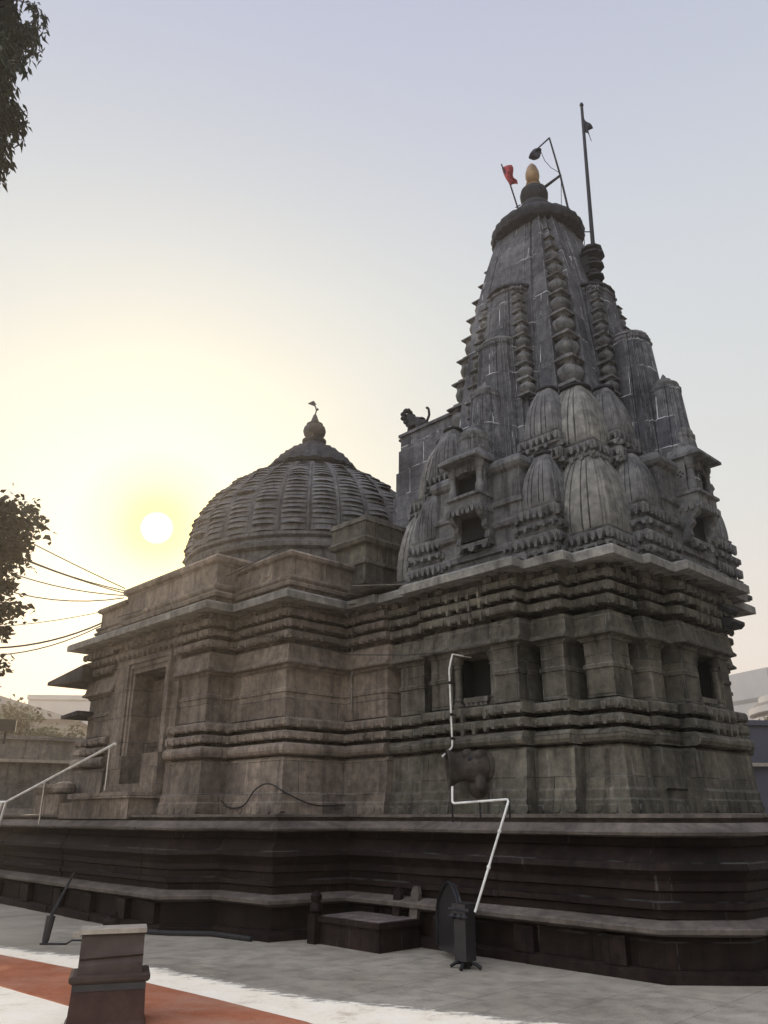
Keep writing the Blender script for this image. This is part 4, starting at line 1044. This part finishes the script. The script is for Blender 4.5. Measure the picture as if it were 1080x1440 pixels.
def rot_box(mb, x0, x1, y0, y1, z0, z1): mb.box(x0, x1, y0, y1, z0, z1)
# gable-roofed house and white block, left; round block and pale tower, right
hb = empty('grey_house', (-30, 62, 0), R(8), 'grey house with shallow gabled roof beyond the left bushes', 'house')
m = MB(); m.box(-7, 7, -4, 4, 0, 8); m.build('wall', M['far_grey'], hb)
m = MB(); m.loft([[(-7.6, -4.5, 8), (0, -4.5, 10.2), (7.6, -4.5, 8)], [(-7.6, 4.5, 8), (0, 4.5, 10.2), (7.6, 4.5, 8)]]); m.build('roof', M['far_grey'], hb)
for x in (-4.5, -1.5, 1.5, 4.5):
    m = MB(); m.box(x - .7, x + .7, -4.05, -3.9, 5, 6.8); m.build('window', M['roof_blue'], hb)
wb = empty('white_block', (-28.0, 76, 0), R(5), 'plain white flat-roofed building beyond the wall at left', 'building')
m = MB(); m.box(-3.2, 5, -5, 5, 0, 11); m.build('wall', M['far_white'], wb)
m = MB(); m.box(-3.3, 5.1, -5.1, 5.1, 11.001, 11.4); m.build('parapet', M['far_white'], wb)
for z in (5.4, 8.2):
    for x in (-1.5, 1, 3.5):
        m = MB(); m.box(x - .6, x + .6, -5.05, -4.9, z, z + 1.6); m.build('window', M['far_grey'], wb)
rb = empty('round_block', (29.5, 52, 0), 0, 'pale round office block with stacked horizontal bands at the right edge', 'building')
m = MB()
m.lathe([(5.6, 0), (5.6, 8.3)], 0, 0, 48)
core_o = m.build('wall', M['far_grey'], rb, 40)
for i in range(9):
    z = 2.2 + i * .68
    m = MB(); m.lathe([(5.65, z), (5.9, z + .05), (5.9, z + .42), (5.65, z + .47)], 0, 0, 48); m.build('band', M['far_white'], rb, 40)
m = MB(); m.lathe([(5.2, 8.2), (5.2, 8.8), (3, 9.0), (3, 9.4), (1, 9.5)], 0, 0, 32); m.build('roof', M['far_white'], rb, 40)
tw = empty('pale_tower', (30.0, 64, 0), R(20), 'pale slim tower peeping out behind the temple at right', 'building')
m = MB(); m.box(-1.6, 1.3, -2, 2, 0, 12.2); m.build('wall', M['far_white'], tw)
m = MB(); m.box(-1.62, 1.32, -2.02, 2.02, 6.6, 7.0); m.box(-1.62, 1.32, -2.02, 2.02, 9.8, 10.1); m.build('band', M['far_grey'], tw)

# ------------------------------------------------------------------ trees
def leaf_quad(V, F, p, d, side, L, wd):
    o = len(V); n = d.cross(side).normalized() * (L * .12)
    V += [p, p + d * L * .4 + side * wd + n, p + d * L, p + d * L * .4 - side * wd + n]
    F.append((o, o + 1, o + 2, o + 3))
def tree(name, base, crown, label, leafmat, nclump, nleaf, L, wd, rnd, droop=0, trunk_r=.25, lim=None):
    root = empty(name, base, 0, label, 'tree')
    base = Vector(base); V, F = [], []
    tm = MB(); top = max(c[0].z for c in crown)
    c0 = sum((c[0] for c in crown), Vector()) / len(crown)
    tm.tube([Vector((0, 0, -.1)), Vector((.1, .05, (c0 - base).z * .4)), (c0 - base) * .8, c0 - base + Vector((0, 0, .4))], trunk_r, 10, trunk_r * .35)
    for c, r in crown:
        tm.tube([(c0 - base) * .7, (c0 - base) * .45 + (c - base) * .5 + Vector((0, 0, -.3)), c - base], trunk_r * .35, 6, trunk_r * .1)
        for _ in range(nclump):
            while True:
                q = Vector((rnd.uniform(-1, 1), rnd.uniform(-1, 1), rnd.uniform(-1, 1)))
                if .25 < q.length < 1: break
            q = q * (0.55 + .45 * rnd.random())
            cc = c + Vector((q.x * r[0], q.y * r[1], q.z * r[2])) - base
            if rnd.random() < .35: tm.tube([c - base + (cc - c + base) * .3, cc], .02, 4, .008)
            sz = rnd.uniform(.22, .5) * min(1, r[0] / 1.5)
            dr = Vector((rnd.uniform(-1, 1), rnd.uniform(-1, 1), rnd.uniform(-.4, .4))).normalized()
            for _ in range(nleaf):
                if droop:
                    t = rnd.random(); p = cc + Vector((rnd.gauss(0, .06), rnd.gauss(0, .06), 0)) + dr * sz * .7 * t + Vector((0, 0, -droop * t * t))
                    d = Vector((rnd.uniform(-.8, .8), rnd.uniform(-.8, .8), -.9)).normalized()
                else:
                    p = cc + Vector((rnd.gauss(0, .45), rnd.gauss(0, .45), rnd.gauss(0, .35))) * sz
                    d = Vector((rnd.uniform(-1, 1), rnd.uniform(-1, 1), rnd.uniform(-.9, .5))).normalized()
                s = d.cross(Vector((rnd.uniform(-1, 1), rnd.uniform(-1, 1), rnd.uniform(-1, 1)))).normalized()
                k = rnd.uniform(.6, 1.25); leaf_quad(V, F, p, d, s, L * k, wd * k)
    tm.build('trunk', M['bark'], root, 50)
    m = MB(); m.add(V, F)
    me = bpy.data.meshes.new('crown'); me.from_pydata([tuple(v) for v in V], [], F); me.update(); me.materials.append(M[leafmat])
    o = bpy.data.objects.new('crown', me); COL.objects.link(o); o.parent = root
    return root
rnd = random.Random(11)
Vc = Vector
tree('drooping_tree', (-8.6, 9.6, 0), [(Vc((-7.15, 9.2, 12.6)), (1.75, 1.8, 1.7)), (Vc((-7.4, 9.0, 11.0)), (1.75, 1.6, 1.1)), (Vc((-8.6, 9.6, 12.6)), (1.8, 1.8, 2.0)), (Vc((-7.4, 9.4, 14.6)), (1.7, 1.7, 1.5))],
     'tall tree with drooping narrow leaves hanging into the top left corner', 'leaf_dark', 360, 64, .20, .03, rnd, .55, .3)
tree('broadleaf_tree', (-8.9, 13.2, 0), [(Vc((-7.2, 13.0, 6.1)), (1.3, 1.2, .95)), (Vc((-7.2, 13.1, 5.0)), (1.15, 1.1, .9)), (Vc((-7.5, 13.2, 4.05)), (1.15, 1.0, .8)), (Vc((-8.2, 13.3, 5.2)), (1.5, 1.4, 1.6))],
     'dark broadleaf tree in silhouette at the left edge below the sun', 'leaf_olive', 120, 46, .15, .045, rnd, 0, .22)
for i, (x, y, h, w, lb) in enumerate(((-17.3, 31, 5.9, 2.0, 'haze-pale olive bush, leftmost behind the compound wall'), (-14.6, 32, 5.7, 1.7, 'haze-pale bush behind the compound wall, middle of three'), (-12.8, 33, 5.0, 1.4, 'yellowish bush behind the compound wall, nearest the hall'))):
    tree('bush', (x, y, 0), [(Vc((x, y, h - 1.2)), (w, w, 1.5)), (Vc((x + .5, y, h - 2.2)), (w * 1.1, w, 1.4))], lb, 'leaf_hazed', 70, 40, .22, .06, rnd, 0, .15)
tree('shrub', (21.8, 46, 0), [(Vc((21.8, 46, 5.6)), (1.3, 1.2, 1.5)), (Vc((23.2, 46, 5.2)), (1.3, 1.2, 1.3))], 'haze-pale shrub in front of the round block at right', 'leaf_hazed', 60, 40, .28, .08, rnd, 0, .15)

# ------------------------------------------------------------------ evening haze
hz = MB(); hz.box(-122, 122, -62, 182, -1, 19)
hm_ = bpy.data.materials.new('haze_air'); hm_.use_nodes = True
hn = hm_.node_tree; hn.nodes.clear()
ho = hn.nodes.new('ShaderNodeOutputMaterial'); hv = hn.nodes.new('ShaderNodeVolumePrincipled')
hv.inputs['Color'].default_value = (.95, .87, .80, 1); hv.inputs['Density'].default_value = .0018; hv.inputs['Anisotropy'].default_value = .72
hn.links.new(hv.outputs[0], ho.inputs['Volume'])
tag(hz.build('haze', hm_), kind='stuff')
